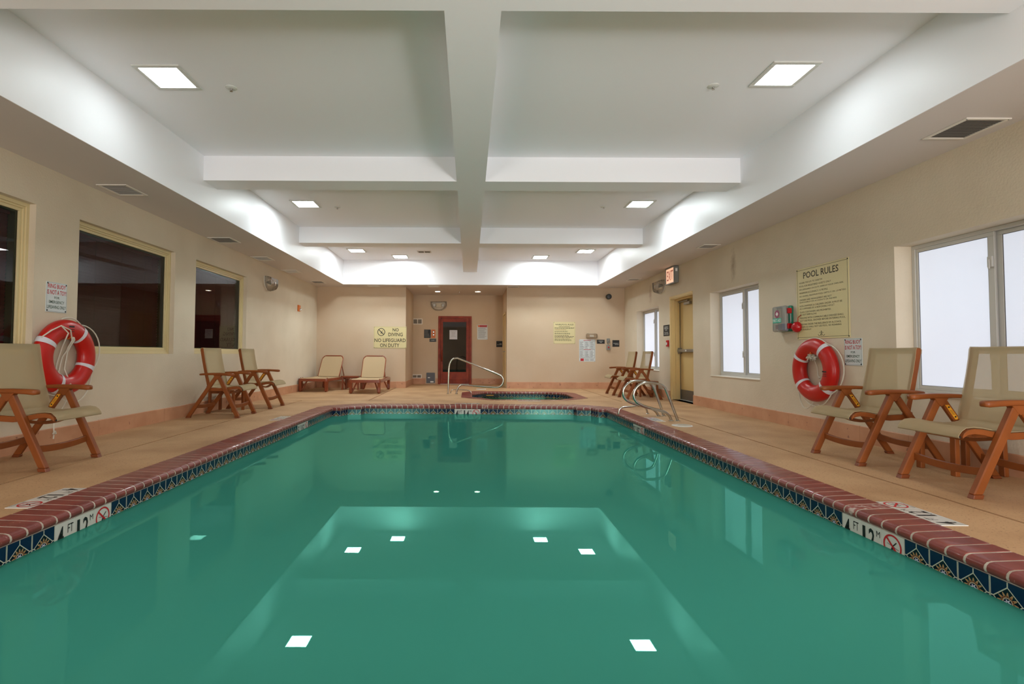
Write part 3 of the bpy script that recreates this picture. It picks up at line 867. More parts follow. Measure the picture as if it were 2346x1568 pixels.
d3 = struct(empty('door_3', fr((AR, 15.36, 0), (0, -1, 0), (0, 0, 1), (-1, 0, 0))))  # utility door in the alcove side wall
mb = MB(); mb.box(-.05, .0, 0, 2.11, 0, .018); mb.box(.94, .99, 0, 2.11, 0, .018); mb.box(0, .94, 2.06, 2.11, 0, .018)
mb.build('door_frame', M['doortrim'], d3, bevel=.002)
leaf = MB().box(.005, .935, .01, 2.055, -.045, -.005).build('door_leaf', M['doortan'], d3)
MB().tube([(.86, 1.0, -.005), (.86, 1.0, .05), (.76, 1.0, .055)], .01, 8).build('door_handle', M['steel'], leaf, smooth=True)

# ---------------------------------------------------------------- ceiling fixtures
lights = [(-2.695, 4.51, 'left, nearest to the camera'), (2.74, 4.42, 'right, nearest to the camera'),
          (-2.70, 8.39, 'left, between the two cross beams'), (2.77, 8.32, 'right, between the two cross beams'),
          (-2.70, 12.22, 'left, in the farthest bay near the side soffit'), (2.76, 12.18, 'right, in the farthest bay near the side soffit'),
          (-1.757, 12.97, 'left of the centre beam, closest to the back soffit'), (1.788, 12.94, 'right of the centre beam, closest to the back soffit'),
          (-2.70, .6, 'left above the camera'), (2.74, .6, 'right above the camera')]
proto = None
for x, y, lab in lights:
    if proto is None:
        t = proto = thing('ceiling_light', '', 'ceiling light', onC(x, y, ZC), 'square recessed ceiling lights')
        mb = MB(); o_, i_ = .205, .163
        mb.box(-o_, o_, -o_, -i_, 0, .012); mb.box(-o_, o_, i_, o_, 0, .012); mb.box(-o_, -i_, -i_, i_, 0, .012); mb.box(i_, o_, -i_, i_, 0, .012)
        mb.build('trim_ring', M['fixture'], t, bevel=.004)
        MB().box(-i_, i_, -i_, i_, 0, .006).build('diffuser', M['panel0'], t)
    else:
        t = copy_tree(proto); t.matrix_world = onC(x, y, ZC)
    t['label'] = 'square white recessed ceiling light ' + lab
    for ch in t.children:
        if ch.name.startswith('diffuser') and y > 7: ch.data = ch.data.copy(); ch.data.materials[0] = M['panel1' if y < 10 else 'panel2']
proto = None
for x, y, lab in ((-2.215, 4.69, 'beside the near left light'), (2.218, 4.62, 'beside the near right light'), (-2.228, 8.58, 'in the middle left bay'), (2.226, 8.49, 'in the middle right bay')):
    if proto is None:
        t = proto = thing('sprinkler_head', '', 'sprinkler', onC(x, y, ZC), 'ceiling sprinklers')
        MB().lathe([(.05, 0), (.05, .004), (.032, .012), (.02, .013)], 20).build('escutcheon', M['fixture'], t, smooth=True)
        mb = MB(); mb.lathe([(.010, .006), (.010, .020), (.007, .024)], 10); mb.build('nozzle', M['steel'], t, smooth=True)
        mb = MB(); mb.tube([(-.010, 0, .018), (-.012, 0, .026), (0, 0, .034)], .0015, 5); mb.tube([(.010, 0, .018), (.012, 0, .026), (0, 0, .034)], .0015, 5)
        mb.lathe([(.013, .034), (.013, .0355)], 12); mb.build('deflector', M['chrome'], t)
    else: t = copy_tree(proto); t.matrix_world = onC(x, y, ZC)
    t['label'] = 'small chrome sprinkler head in the ceiling ' + lab
t = thing('sprinkler_head', 'tiny chrome sprinkler head in the alcove ceiling between two downlights', 'sprinkler', onC(-.296, 14.96, ZS))
MB().lathe([(.03, 0), (.03, .004), (.015, .01), (.012, .03), (.016, .034)], 14).build('nozzle', M['chrome'], t, smooth=True)
for x, lab in ((-.925, 'left'), (.244, 'right')):
    t = thing('downlight', 'round warm downlight in the alcove ceiling, %s of the wooden door' % ('above and left' if lab == 'left' else 'above and right'), 'downlight', onC(x, 14.9, ZS), 'alcove downlights')
    MB().lathe([(.10, 0), (.10, .005), (.078, .010), (.074, .003)], 24).build('trim_ring', M['fixture'], t, smooth=True)
    MB().lathe([(.074, .001), (.074, .004)], 24).build('lamp', M['down'], t)

def vent(mw, w, h, nl, lab, dark, vert=False, name='ceiling_vent', group='soffit air vents', split=0, fm='ventwhite'):
    t = thing(name, lab, 'vent', mw, group)
    b = .028
    mb = MB(); mb.box(-w / 2, w / 2, -h / 2, -h / 2 + b, 0, .01); mb.box(-w / 2, w / 2, h / 2 - b, h / 2, 0, .01)
    mb.box(-w / 2, -w / 2 + b, -h / 2 + b, h / 2 - b, 0, .01); mb.box(w / 2 - b, w / 2, -h / 2 + b, h / 2 - b, 0, .01)
    if split: mb.box(-.012, .012, -h / 2 + b, h / 2 - b, 0, .01)
    mb.build('vent_frame', M[fm], t, bevel=.002)
    MB().box(-w / 2 + b, w / 2 - b, -h / 2 + b, h / 2 - b, 0, .001).build('backing', M['ventdark'], t)
    mb = MB(); ih = h - 2 * b
    for i in range(nl):
        y = -ih / 2 + ih * (i + .5) / nl; k = ih / nl * .36 if dark else ih / nl * .46
        mb.add([(-w / 2 + b, y - k, .001), (w / 2 - b, y - k, .001), (w / 2 - b, y + k, .009), (-w / 2 + b, y + k, .009),
                (-w / 2 + b, y - k + .002, .001), (w / 2 - b, y - k + .002, .001), (w / 2 - b, y + k + .0012, .0075), (-w / 2 + b, y + k + .0012, .0075)],
               [(0, 1, 2, 3), (4, 7, 6, 5), (0, 4, 5, 1), (1, 5, 6, 2), (2, 6, 7, 3), (3, 7, 4, 0)])
    o = mb.build('louver', M['ventgrey'] if dark else M['ventwhite'], t); o['kind'] = 'stuff'
    mb = MB()
    for a in (-1, 1): mb.lathe([(.004, .01), (.004, .0115)], 8, cx=a * (w / 2 - .014), cy=h / 2 - .014)
    mb.build('screw', M['ventdark'], t)
for x0, x1, y0, y1, dark, lab in (
        (-4.03, -3.703, 5.485, 5.865, 0, 'white air vent in the left soffit over the middle window, nearest the camera'),
        (-4.118, -3.753, 8.01, 8.394, 1, 'air vent with greenish grille in the left soffit over the far left window'),
        (-4.12, -3.80, 9.612, 10.0, 0, 'white air vent in the left soffit just before the clear emergency light'),
        (-4.10, -3.77, 11.14, 11.53, 0, 'white air vent in the left soffit past the clear emergency light'),
        (-4.01, -3.70, 12.84, 13.25, 1, 'dark air vent in the left soffit closest to the back corner'),
        (3.765, 4.11, 3.845, 4.23, 1, 'large dark louvered air vent in the right soffit, nearest the camera'),
        (3.829, 4.112, 8.37, 8.665, 1, 'dark air vent in the right soffit over the middle right window'),
        (3.80, 4.10, 12.21, 12.50, 1, 'dark air vent in the right soffit closest to the back corner'),
        (-2.73, -2.42, 13.66, 13.93, 0, 'white air vent in the back soffit above the no diving sign'),
        (-1.128, -.80, 13.66, 13.93, 0, 'white air vent in the back soffit in front of the left downlight'),
        (1.0, 1.33, 13.64, 13.93, 1, 'dark air vent in the back soffit at the right alcove corner')):
    vent(onC((x0 + x1) / 2, (y0 + y1) / 2, ZS), x1 - x0, y1 - y0, 16, lab, dark)
vent(onC(-1.095, 12.34, ZC), .33, .22, 7, 'small two panel air grille in the white tray ceiling left of the centre beam', 1, split=1)
vent(onB(-1.597, 1.923, YA), .306, .187, 9, 'white two panel wall vent high on the left of the wooden door', 1, name='wall_vent', group='alcove wall vents', split=1)
vent(onB(-1.603, .232, YA), .30, .13, 6, 'white two panel wall vent low on the left of the wooden door', 1, name='wall_vent', group='alcove wall vents', split=1)

# ---------------------------------------------------------------- emergency lights, exit sign, alarms
def dshape(w, h, n=14, s=1.0):
    """flat top, rounded bottom"""
    P = [(-w / 2 * s, h * .42 * s), (w / 2 * s, h * .42 * s)]
    for k in range(n + 1):
        a = -pi * k / n
        P.append((w / 2 * s * math.cos(a), h * .10 * s + h * .68 * s * math.sin(a)))
    P.append(P[0]); P = P[:-1]
    return P[::-1]
def emergency_light(mw, lab):
    t = thing('emergency_light', lab, 'emergency light', mw, 'twin lamp emergency lights under clear guards')
    w, h = .50, .29
    MB().prism(dshape(w, h), 0, .012).build('back_plate', M['ventwhite'], t, bevel=.002)
    r0 = [(x, y, .012) for x, y in dshape(w, h, s=.98)]; r1 = [(x, y, .07) for x, y in dshape(w, h, s=.95)]
    r2 = [(x, y, .125) for x, y in dshape(w, h, s=.80)]
    mb = MB(); mb.loft([r0, r1, r2], True, False); nn = len(r2); mb.add(r2, [tuple(range(nn))])
    mb.build('guard', M['clearcase'], t)
    MB().box(-.085, .085, -.065, .06, .012, .085).build('battery_housing', M['sill'], t, bevel=.008)
    for s_ in (-1, 1):
        mb = MB(); mb.lathe([(.02, .012), (.03, .05), (.045, .085), (.048, .09)], 18, cx=s_ * .135); l = mb.build('lamp_head', M['greycase'], t, smooth=True)
        mb = MB(); mb.lathe([(.042, .0895), (.042, .0905)], 18, cx=s_ * .135); mb.build('lens', M['led'], l)
    mb = MB()
    for x, y in ((-.2, .11), (-.08, .11), (.08, .11), (.2, .11), (-.235, .02), (.235, .02), (-.09, -.155), (.09, -.155)): mb.lathe([(.006, .012), (.006, .016)], 8, cx=x, cy=y)
    mb.build('screw', M['ventdark'], t)
emergency_light(onL(10.60, 2.375), 'clear guarded emergency light high on the left wall before the corner')
emergency_light(onR(11.33, 2.44), 'clear guarded emergency light on the right wall beside the exit sign')
emergency_light(onB(-.945, 2.42, YA), 'clear guarded emergency light above the wooden door')

t = thing('exit_sign', 'grey housed exit sign with a glowing pinkish face beside the emergency light', 'exit sign', onR(10.58, 2.565))
MB().box(-.22, .22, -.175, .165, 0, .085).build('housing', M['greycase'], t, bevel=.01)
mb = MB(); mb.box(-.225, .225, -.18, -.155, .085, .105); mb.box(-.225, .225, .145, .17, .085, .105); mb.box(-.225, -.2, -.155, .145, .085, .105); mb.box(.2, .225, -.155, .145, .085, .105)
mb.build('face_frame', M['greycase'], t, bevel=.004)
MB().box(-.2, .2, -.155, .145, .085, .096).build('face', M['exitface'], t)
mb = MB(); put_text(mb, 'EXIT', -.16, .16, -.10, .10, .0968, .01); mb.build('lettering', mat('backlit red lettering', (214, 120, 100), 0.4), t)
MB().box(.2205, .2215, .06, .12, .03, .07).build('label', M['whiteink'], t)

t = thing('fire_strobe', 'orange alarm plate with a small clear lamp near the back left corner', 'alarm', onL(12.47, 2.02))
MB().box(-.075, .075, -.075, .075, 0, .03).build('plate', M['orange'], t, bevel=.004)
MB().lathe([(.03, .03), (.03, .05), (.018, .065), (.005, .07)], 14, cx=.02, cy=-.035).build('lamp', M['led'], t, smooth=True)

t = thing('fire_alarm_pull', 'small red fire alarm pull station beside the tan exit door', 'alarm', onR(10.945, 1.172))
MB().box(-.045, .045, -.068, .068, 0, .035).build('body', M['redplastic'], t, bevel=.004)
mb = MB(); mb.box(-.03, .03, -.03, .02, .035, .045); mb.build('handle', M['whiteink'], t, bevel=.003)
mb = MB(); put_text(mb, 'PULL', -.022, .022, -.015, .005, .0456, .02); mb.build('lettering', M['black'], t)

t = thing('wall_speaker', 'round charcoal speaker high on the back wall at the right corner', 'speaker', onB(3.78, 2.50))
MB().lathe([(.06, 0), (.072, .02), (.074, .10), (.066, .11), (.055, .108), (.05, .10)], 24).build('body', M['darkgrey'], t, smooth=True)
MB().lathe([(.05, .101), (.03, .106), (.012, .108)], 20).build('grille', M['greydark'], t, smooth=True)

t = thing('alarm_cover', 'clear plastic bubble cover above the white instruction poster', 'cover', onB(3.32, 1.43))
MB().box(-.15, .15, -.062, .062, .004, .07).build('cover', M['clearcase'], t, bevel=.02, seg=2)
MB().box(-.05, .07, -.03, .03, 0, .02).build('device', M['ventwhite'], t, bevel=.004)

t = thing('timer_switch', 'grey whirlpool timer dial box, upper of two on the back wall', 'switch', onB(3.772, 1.305), 'grey switch boxes')
MB().box(-.04, .04, -.06, .06, 0, .055).build('box', M['greycase'], t, bevel=.006)
MB().lathe([(.026, .055), (.026, .07), (.02, .075)], 16).build('dial', M['steel'], t, smooth=True)
t = thing('shutoff_switch', 'grey emergency shut off box, lower of two on the back wall', 'switch', onB(3.772, 1.125), 'grey switch boxes')
MB().box(-.047, .047, -.07, .07, 0, .05).build('box', M['greycase'], t, bevel=.006)
MB().lathe([(.02, .05), (.02, .068), (.016, .072)], 14).build('button', M['redplastic'], t, smooth=True)
mb = MB(); mb.tube([(0, .07, .02), (0, .12, .02)], .01, 8); mb.build('conduit', M['steel'], t)

t = thing('access_panel', 'grey enamel access panel low on the wall left of the wooden door', 'panel', onB(-1.18, .19, YA))
MB().box(-.13, .13, -.158, .158, 0, .02).build('cover', M['greydark'], t, bevel=.003)
mb = MB(); mb.box(-.09, -.02, -.005, .02, .02, .021); mb.box(-.01, .09, -.14, -.10, .02, .021); mb.build('label', M['whiteink'], t)
mb = MB()
for a in (-1, 1):
    for b in (-1, 1): mb.lathe([(.005, .02), (.005, .0215)], 8, cx=a * .115, cy=b * .143)
mb.build('screw', M['steel'], t)

# ---------------------------------------------------------------- signs
def board(name, lab, mw, w, h, m_, border=None, bcol=None, cat='sign', screws=True, group=None):
    t = thing(name, lab, cat, mw, group)
    MB().box(0, w, 0, h, 0, .006).build('board', m_, t, bevel=.0015)
    if border:
        a, th = border
        mb = MB()
        for (p, q, r_, s_) in ((a, w - a, a, a + th), (a, w - a, h - a - th, h - a), (a, a + th, a, h - a), (w - a - th, w - a, a, h - a)): mb.box(p, q, r_, s_, .006, .0064)
        mb.build('border', bcol, t)
    if screws:
        mb = MB()
        for x in (.016, w - .016):
            for y in (.016, h - .016): mb.lathe([(.007, .006), (.007, .009), (.004, .010)], 10, cx=x, cy=y)
        mb.build('screw', M['black'], t)
    return t
def ring_buoy_sign(mw, lab):
    t = board('ring_buoy_sign', lab, mw, .262, .30, M['signwhite'], (.006, .002), M['green_ink'], group='ring buoy signs')
    mb = MB(); put_text(mb, 'RING BUOY', .02, .242, .238, .282, .0068, .015); put_text(mb, 'IS NOT A TOY!', .012, .25, .176, .222, .0068, .015)
    mb.build('red_lettering', M['red'], t)['label'] = 'red lettering'
    mb = MB(); put_text(mb, 'FOR', .10, .165, .134, .158, .0068, .01); put_text(mb, 'EMERGENCY', .035, .227, .088, .117, .0068, .01)
    put_text(mb, 'LIFESAVING ONLY', .014, .248, .035, .068, .0068, .01)
    mb.build('black_lettering', M['green_ink'], t)
ring_buoy_sign(onL(5.025, 1.330), 'white ring buoy sign on the left wall above the red ring buoy')
ring_buoy_sign(onR(5.802, .823), 'white ring buoy sign on the right wall between the ring buoy and armchair')

t = board('pool_rules_sign', 'large pale yellow pool rules sign above the right ring buoy', onR(6.628, 1.135), .92, .90, M['signyellow'], (.02, .004), M['ink'])
mb = MB(); put_text(mb, 'POOL RULES', .14, .76, .765, .845, .0068, .012)
ROWS = [('HOURS: 9:00 A.M. TO 10:00 P.M.', .06, .49, .705), ('POOL FOR REGISTERED GUESTS ONLY.', .06, .64, .662), ('NO LIFEGUARD ON DUTY, SWIM AT YOUR OWN RISK.', .06, .84, .619),
        ('MAXIMUM OCCUPANCY: 15 PEOPLE.', .06, .58, .576), ("NO DIVING, MAXIMUM POOL DEPTH 5' OR 1.5 METERS", .06, .87, .533), ('OWNERS AND MANAGEMENT ARE NOT', .06, .64, .487),
        ('RESPONSIBLE FOR ACCIDENTS OR INJURIES.', .06, .73, .455), ('NON-SWIMMERS & CHILDREN UNDER 14 MUST BE', .06, .81, .410), ('ACCOMPANIED BY A RESPONSIBLE ADULT.', .06, .69, .377),
        ('GLASS CONTAINERS ARE PROHIBITED.', .06, .63, .333), ('DO NOT SWIM ALONE.', .06, .38, .300), ('PERSONS WITH COMMUNICABLE DISEASES SHALL', .06, .83, .258), ('NOT USE POOL. SHOWER BEFORE ENTERING POOL.', .06, .86, .224),
        ('PERSONS UNDER THE INFLUENCE OF ALCOHOL', .06, .79, .178), ('OR DRUGS SHALL NOT USE POOL. NO RUNNING', .06, .79, .145), ('OR HORSEPLAY.', .06, .28, .112)]
for s_, a, b, y in ROWS: put_text(mb, s_, a, b, y, y + .021, .0068, .0)
mb.build('lettering', M['ink'], t)
mb = MB()
for sgn in (-1, 1):
    mb.tube([(.455 + sgn * .008, .062, .0065), (.455 + sgn * .014, .048, .0065), (.455 + sgn * .03, .036, .0065), (.455 + sgn * .05, .040, .0065), (.455 + sgn * .058, .052, .0065)], .0022, 5)
    mb.tube([(.455 + sgn * .004, .07, .0065), (.455 + sgn * .022, .078, .0065), (.455 + sgn * .036, .07, .0065)], .002, 5)
mb.tube([(.455, .030, .0065), (.455, .088, .0065)], .002, 5); mb.lathe([(.006, .006), (.006, .0085)], 8, cx=.455, cy=.088)
mb.build('emblem', M['ink'], t)

t = board('no_diving_sign', 'pale yellow no diving, no lifeguard sign on the back wall above the loungers', onB(-2.60, 1.075), .89, .59, M['signyellow'], (.012, .003), M['ink'])
mb = MB(); put_text(mb, 'NO', .515, .68, .455, .545, .0068, .018); put_text(mb, 'DIVING', .40, .79, .325, .425, .0068, .012)
put_text(mb, 'NO LIFEGUARD', .025, .87, .165, .265, .0068, .012); put_text(mb, 'ON DUTY', .175, .70, .03, .13, .0068, .012)
mb.build('lettering', M['ink'], t)
a_, b_ = MB(), MB(); disc_strokes(a_, b_, .205, .44, .105, .0072); a_.build('symbol_ring', M['black'], t); b_.build('symbol_figure', M['black'], t)

t = board('whirlpool_rules_sign', 'small pale yellow whirlpool rules sign on the back wall behind the spa', onB(2.285, 1.215), .60, .60, M['signyellow'], (.012, .003), M['ink'])
mb = MB(); put_text(mb, 'WHIRLPOOL RULES', .05, .55, .505, .545, .0068, .014)
lines(mb, .15, .45, .462, .485, 1, .006, 0); lines(mb, .035, .57, .405, .455, 2, .006, .05); lines(mb, .035, .57, .315, .355, 2, .006, .4); lines(mb, .035, .57, .255, .300, 2, .006, .4)
lines(mb, .035, .57, .155, .240, 3, .006, .3); lines(mb, .035, .57, .075, .145, 3, .006, .3); mb.build('lettering', M['ink'], t)
mb = MB(); lines(mb, .035, .35, .372, .395, 1, .006, 0); mb.build('underlined_print', M['foot'], t)

t = board('warning_poster', 'white warning poster with an orange red header, right of the wooden door', onB(.243, 1.37, YA), .32, .465, M['signwhite'])
MB().box(.02, .30, .385, .45, .006, .007).build('header', M['red'], t)
MB().box(.02, .075, .385, .45, .007, .0075).build('header_patch', M['orange'], t)
mb = MB(); put_text(mb, 'WARNING', .09, .29, .398, .438, .0076, .01); mb.build('header_lettering', M['foot'], t)
mb = MB(); lines(mb, .03, .29, .04, .37, 14, .006, .3, .35); mb.build('lettering', M['greydark'], t)

t = board('instruction_poster', 'white poster of boxed instructions with a red square at its foot', onB(2.985, .735), .44, .605, M['signwhite'])
mb = MB()
for (y0, y1) in ((.33, .56), (.10, .325)):
    for (p, q, r_, s_) in ((.015, .425, y0, y0 + .004), (.015, .425, y1 - .004, y1), (.015, .019, y0, y1), (.421, .425, y0, y1), (.148, .151, y0, y1), (.285, .288, y0, y1)): mb.box(p, q, r_, s_, .006, .0065)
mb.build('rule_line', M['ink'], t)
mb = MB()
for c in range(3):
    for (y0, y1) in ((.345, .54), (.115, .30)): lines(mb, .03 + c * .137, .135 + c * .137, y0, y1, 9, .006, .5, .4)
lines(mb, .15, .28, .02, .08, 4, .006, .2, .35); lines(mb, .30, .41, .02, .08, 4, .006, .2, .35)
mb.build('lettering', M['greydark'], t)
mb = MB(); lines(mb, .12, .32, .568, .59, 1, .006, 0, .8); lines(mb, .12, .32, .318, .333, 1, .0066, 0, .8); mb.box(.035, .125, .015, .085, .006, .007); mb.build('red_print', M['red'], t)

def black_sign(mw, w, h, rows, lab):
    t = board('black_sign', lab, mw, w, h, M['black'], screws=False)
    mb = MB()
    for s_, a, b, y, hh in rows: put_text(mb, s_, a * w, b * w, y * h, (y + hh) * h, .0068, .0)
    mb.build('lettering', M['whiteink'], t)
black_sign(onB(3.468, 1.223), .212, .108, [('WHIRLPOOL', .2, .8, .55, .2), ('TIMER', .35, .65, .25, .2)], 'small black timer sign between the poster and the switch boxes')
black_sign(onB(3.89, 1.143), .188, .180, [('EMERGENCY', .12, .9, .45, .1), ('SHUT OFF', .35, .9, .28, .1)], 'square black shut off sign in the right back corner')
black_sign(onB(.832, 1.144, YA), .185, .185, [('POOL', .55, .9, .5, .1), ('EQUIPMENT', .15, .9, .35, .1)], 'square black pool equipment sign at the right end of the alcove')
black_sign(onR(11.20, 1.335), .33, .235, [('EMERGENCY', .2, .8, .76, .1), ('SWIMMING POOL', .15, .85, .62, .1), ('EXIT', .35, .65, .48, .1), ('POOL HOURS', .2, .8, .24, .1), ('9 AM TO 10 PM', .15, .85, .1, .1)], 'black two part sign left of the tan exit door')
t = board('black_notice', 'black notice with fine white print left of the wooden door', onB(-1.392, 1.415, YA), .205, .26, M['black'], screws=False)
mb = MB(); lines(mb, .015, .19, .02, .245, 9, .006, .5, .35); mb.build('lettering', M['greycase'], t)
t = board('control_plate', 'orange control plate with two round dials left of the wooden door', onB(-1.172, 1.415, YA), .128, .26, M['orange'], screws=False, cat='control')
for y in (.185, .10):
    MB().lathe([(.03, .006), (.03, .018), (.022, .022)], 18, cx=.066, cy=y).build('dial', M['led'], t, smooth=True)
MB().lathe([(.008, .006), (.008, .012)], 10, cx=.085, cy=.142).build('indicator', M['black'], t)
t = board('small_black_plate', 'small dark plate under the orange control plate', onB(-1.225, 1.295, YA), .208, .10, M['darkgrey'], screws=False)
mb = MB(); put_text(mb, 'SAUNA', .06, .15, .04, .062, .0068); mb.build('lettering', M['whiteink'], t)

# ---------------------------------------------------------------- first aid kit and red dome
t = thing('first_aid_kit', 'green and clear first aid case with red latches left of the pool rules sign', 'first aid kit', onR(6.845, 1.42))
MB().box(-.145, .145, -.175, .165, 0, .055).build('back_shell', M['green'], t, bevel=.018, seg=2)
MB().box(-.150, .135, -.175, .165, .056, .115).build('front_shell', M['frostcase'], t, bevel=.022, seg=2)
mb = MB(); mb.box(-.12, -.05, -.14, -.08, .06, .085); mb.build('contents', M['purple'], t)
mb = MB(); mb.box(-.04, .05, -.15, -.07, .06, .095); mb.build('contents', M['blue'], t)
mb = MB(); mb.box(-.125, .06, -.058, .005, .1155, .1168); lb = mb.build('label', M['teal'], t)
mb = MB(); put_text(mb, 'FIRST-AID', -.118, .052, -.045, -.005, .1172, .01); mb.build('lettering', M['whiteink'], lb)
mb = MB(); mb.lathe([(.052, .1155), (.052, .1162)], 20, cx=-.03, cy=.062); em = mb.build('emblem', M['purple'], t)
mb = MB(); mb.box(-.055, -.005, .052, .072, .1165, .1175); mb.box(-.04, -.02, .037, .087, .1165, .1176); mb.build('cross', M['whiteink'], em)
for y in (.095, -.105):
    MB().box(.120, .158, y - .035, y + .035, .03, .085).build('latch', M['redplastic'], t, bevel=.006)
MB().tube([(.14, -.05, .055), (.165, -.05, .055), (.165, .05, .055), (.14, .05, .055)], .007, 6).build('handle', M['frostcase'], t, smooth=True)
t = thing('red_alarm_dome', 'glossy round red alarm dome overlapping the corner of the pool rules sign', 'alarm', onR(6.60, 1.295))
MB().lathe([(.066, .008), (.07, .02), (.066, .045), (.05, .068), (.028, .082), (.006, .087)], 24).build('dome', M['redplastic'], t, smooth=True)
MB().tube([(0, .06, .02), (.0, .12, .012), (.06, .15, .012)], .004, 5).build('cord', M['redplastic'], t)

# ---------------------------------------------------------------- ring buoys
def ring_buoy(mw, lab, bands, rope, printat):
    R, r = .282, .098; flat = .72
    t = thing('ring_buoy', lab, 'ring buoy', mw, 'red ring buoys hung on the walls')
    def pt(a, b, k=1.0): return ((R + r * k * math.cos(b)) * math.cos(a), (R + r * k * math.cos(b)) * math.sin(a), .078 + r * k * flat * math.sin(b))
    nA, nB = 56, 20
    mb = MB(); v = [pt(2 * pi * i / nA, 2 * pi * j / nB) for i in range(nA) for j in range(nB)]
    f = [(i * nB + j, ((i + 1) % nA) * nB + j, ((i + 1) % nA) * nB + (j + 1) % nB, i * nB + (j + 1) % nB) for i in range(nA) for j in range(nB)]
    mb.add(v, f); mb.build('ring', M['ring'], t, smooth=True)
    for a in bands:
        a = math.radians(a); mb = MB(); w = .075
        mb.loft([[pt(a + (k - 2) * w / 2, 2 * pi * j / nB, 1.03) for j in range(nB)] for k in range(5)], True, False)
        mb.build('band', M['band'], t, smooth=True)
    mb = MB()
    for path in rope: mb.tube(path, .0065, 6)
    mb.build('rope', M['rope'], t, smooth=True)
    mb = MB()
    px, py = printat
    for i in range(3):
        for j in range(2):
            mb.box(px - .035 + j * .036, px - .002 + j * .036, py - i * .022, py - i * .022 + (.016 if i == 0 else .006), .1495, .1505)
    mb.build('print', M['black'], t)
    mb = MB(); mb.tube([(.0, .20, .012), (.0, .195, .06), (.0, .185, .10), (.0, .20, .125), (.0, .225, .12)], .008, 6); mb.build('hook', M['orange'], t, smooth=True)
    return t
def arc(a0, a1, rr, z=.08, n=12, bulge=0.0, drop=0.0):
    P = []
    for i in range(n + 1):
        s_ = i / n; a = math.radians(a0 + (a1 - a0) * s_); q = rr + bulge * math.sin(pi * s_)
        P.append((q * math.cos(a), q * math.sin(a) - drop * math.sin(pi * s_), z))
    return P
def knot(cx, cy, cz, s_, n=26, seed=1):
    rnd = random.Random(seed); P = []
    for i in range(n):
        a = i * 1.9; P.append((cx + s_ * math.cos(a) * rnd.uniform(.4, 1), cy + s_ * .7 * math.sin(a * 1.3) * rnd.uniform(.4, 1), cz + rnd.uniform(-.3, .3) * s_))
    return P
ropesL = [arc(58, -22, .395, bulge=.09), arc(-22, -100, .39, bulge=.07, drop=.04), arc(-100, -150, .38, bulge=.03), arc(100, 60, .385, bulge=.02),
          [(-.33, .19, .1), (-.27, .26, .15), (-.17, .31, .16), (-.05, .27, .16), (.0, .17, .14), (.0, .10, .10), (.005, .05, .08)],
          [(-.17, .31, .16), (-.09, .24, .17), (-.075, .10, .10), (-.085, -.06, .06), (-.10, -.22, .05)],
          [(.03, .19, .14), (.02, .05, .08), (.0, -.12, .07), (-.01, -.28, .15), (-.01, -.42, .12), (.03, -.50, .05), (.0, -.56, .03)],
          [(.05, .18, .13), (-.02, .0, .06), (-.06, -.15, .06), (-.02, -.28, .15)],
          [(.0, -.56, .03), (-.055, -.60, .03), (-.06, -.70, .03), (-.055, -.74, .03)], knot(-.055, -.75, .035, .022, 18, 3), [(-.055, -.77, .03), (-.06, -.81, .03)],
          knot(.02, .19, .13, .025, 14, 4), knot(-.005, -.30, .15, .02, 12, 5)]
ring_buoy(onL(5.20, .882), 'red ring buoy with loose hanging white ropes on the left wall below its sign', (152, 55, -22, -112), ropesL, (-.02, .30))
ropesR = [arc(52, -42, .39, bulge=.10), arc(-42, -135, .385, bulge=.02, drop=.03), arc(-135, -215, .385, bulge=.02), arc(145, 52, .384, bulge=.0),
          [(.02, -.42, .05), (-.12, -.42, .04)], arc(-140, -95, .39, bulge=.07, drop=.06),
          knot(-.03, .165, .10, .075, 60, 8), knot(.02, .15, .10, .06, 40, 9), [(.0, .15, .09), (.005, .04, .05), (.0, -.06, .04), (.02, -.09, .04)], knot(.02, -.09, .04, .02, 10, 2)]
ring_buoy(onR(6.20, .757), 'red ring buoy with tangled white cord on the right wall under the pool rules', (148, 52, -42, -140), ropesR, (.27, -.02))

# ---------------------------------------------------------------- handrails
def rail(name, label, pts_list, r, group=None, cat='handrail', sub=True):
    t = thing(name, label, cat, T(*pts_list[0][0]) if False else Matrix.Identity(4), group)
    for pts in pts_list:
        P = [Vector(p) for p in pts]
        # smooth through control points (Catmull-Rom)
        Q = []
        for i in range(len(P) - 1):
            p0, p1, p2, p3 = P[max(i - 1, 0)], P[i], P[i + 1], P[min(i + 2, len(P) - 1)]
            for k in range(4):
                u = k / 4; Q.append(.5 * ((2 * p1) + (p2 - p0) * u + (2 * p0 - 5 * p1 + 4 * p2 - p3) * u * u + (3 * p1 - p0 - 3 * p2 + p3) * u ** 3))
        Q.append(P[-1])
        MB().tube(Q, r, 12).build('tube', M['chrome'], t, smooth=True)
    fl_ = []
    for pts in pts_list:
        for p in (pts[0], pts[-1]):
            if abs(p[2]) < .012: fl_.append(p)
    for p in fl_:
        mb = MB(); mb.lathe([(r * 1.9, 0.0), (r * 1.9, .006), (r * 1.15, .014)], 18, cx=p[0], cy=p[1]); mb.build('flange', M['chrome'], t, smooth=True)
rail('spa_handrail', 'tall stainless handrail standing at the left edge of the whirlpool', [[(-.49, 12.0, 0), (-.478, 12.0, .4), (-.467, 12.0, .629), (-.433, 12.0, .745), (-.375, 12.0, .81), (-.297, 12.0, .828), (-.219, 12.0, .81), (.3, 12.0, .608), (.68, 12.0, .457),
      (.765, 12.0, .402), (.792, 12.0, .315), (.764, 12.0, .218), (.70, 12.0, .17), (.599, 12.0, .159), (.2, 12.0, .183), (-.12, 12.0, .206), (-.19, 12.0, .20), (-.245, 12.0, .165), (-.283, 12.0, .08), (-.293, 12.0, 0)]], .0195)
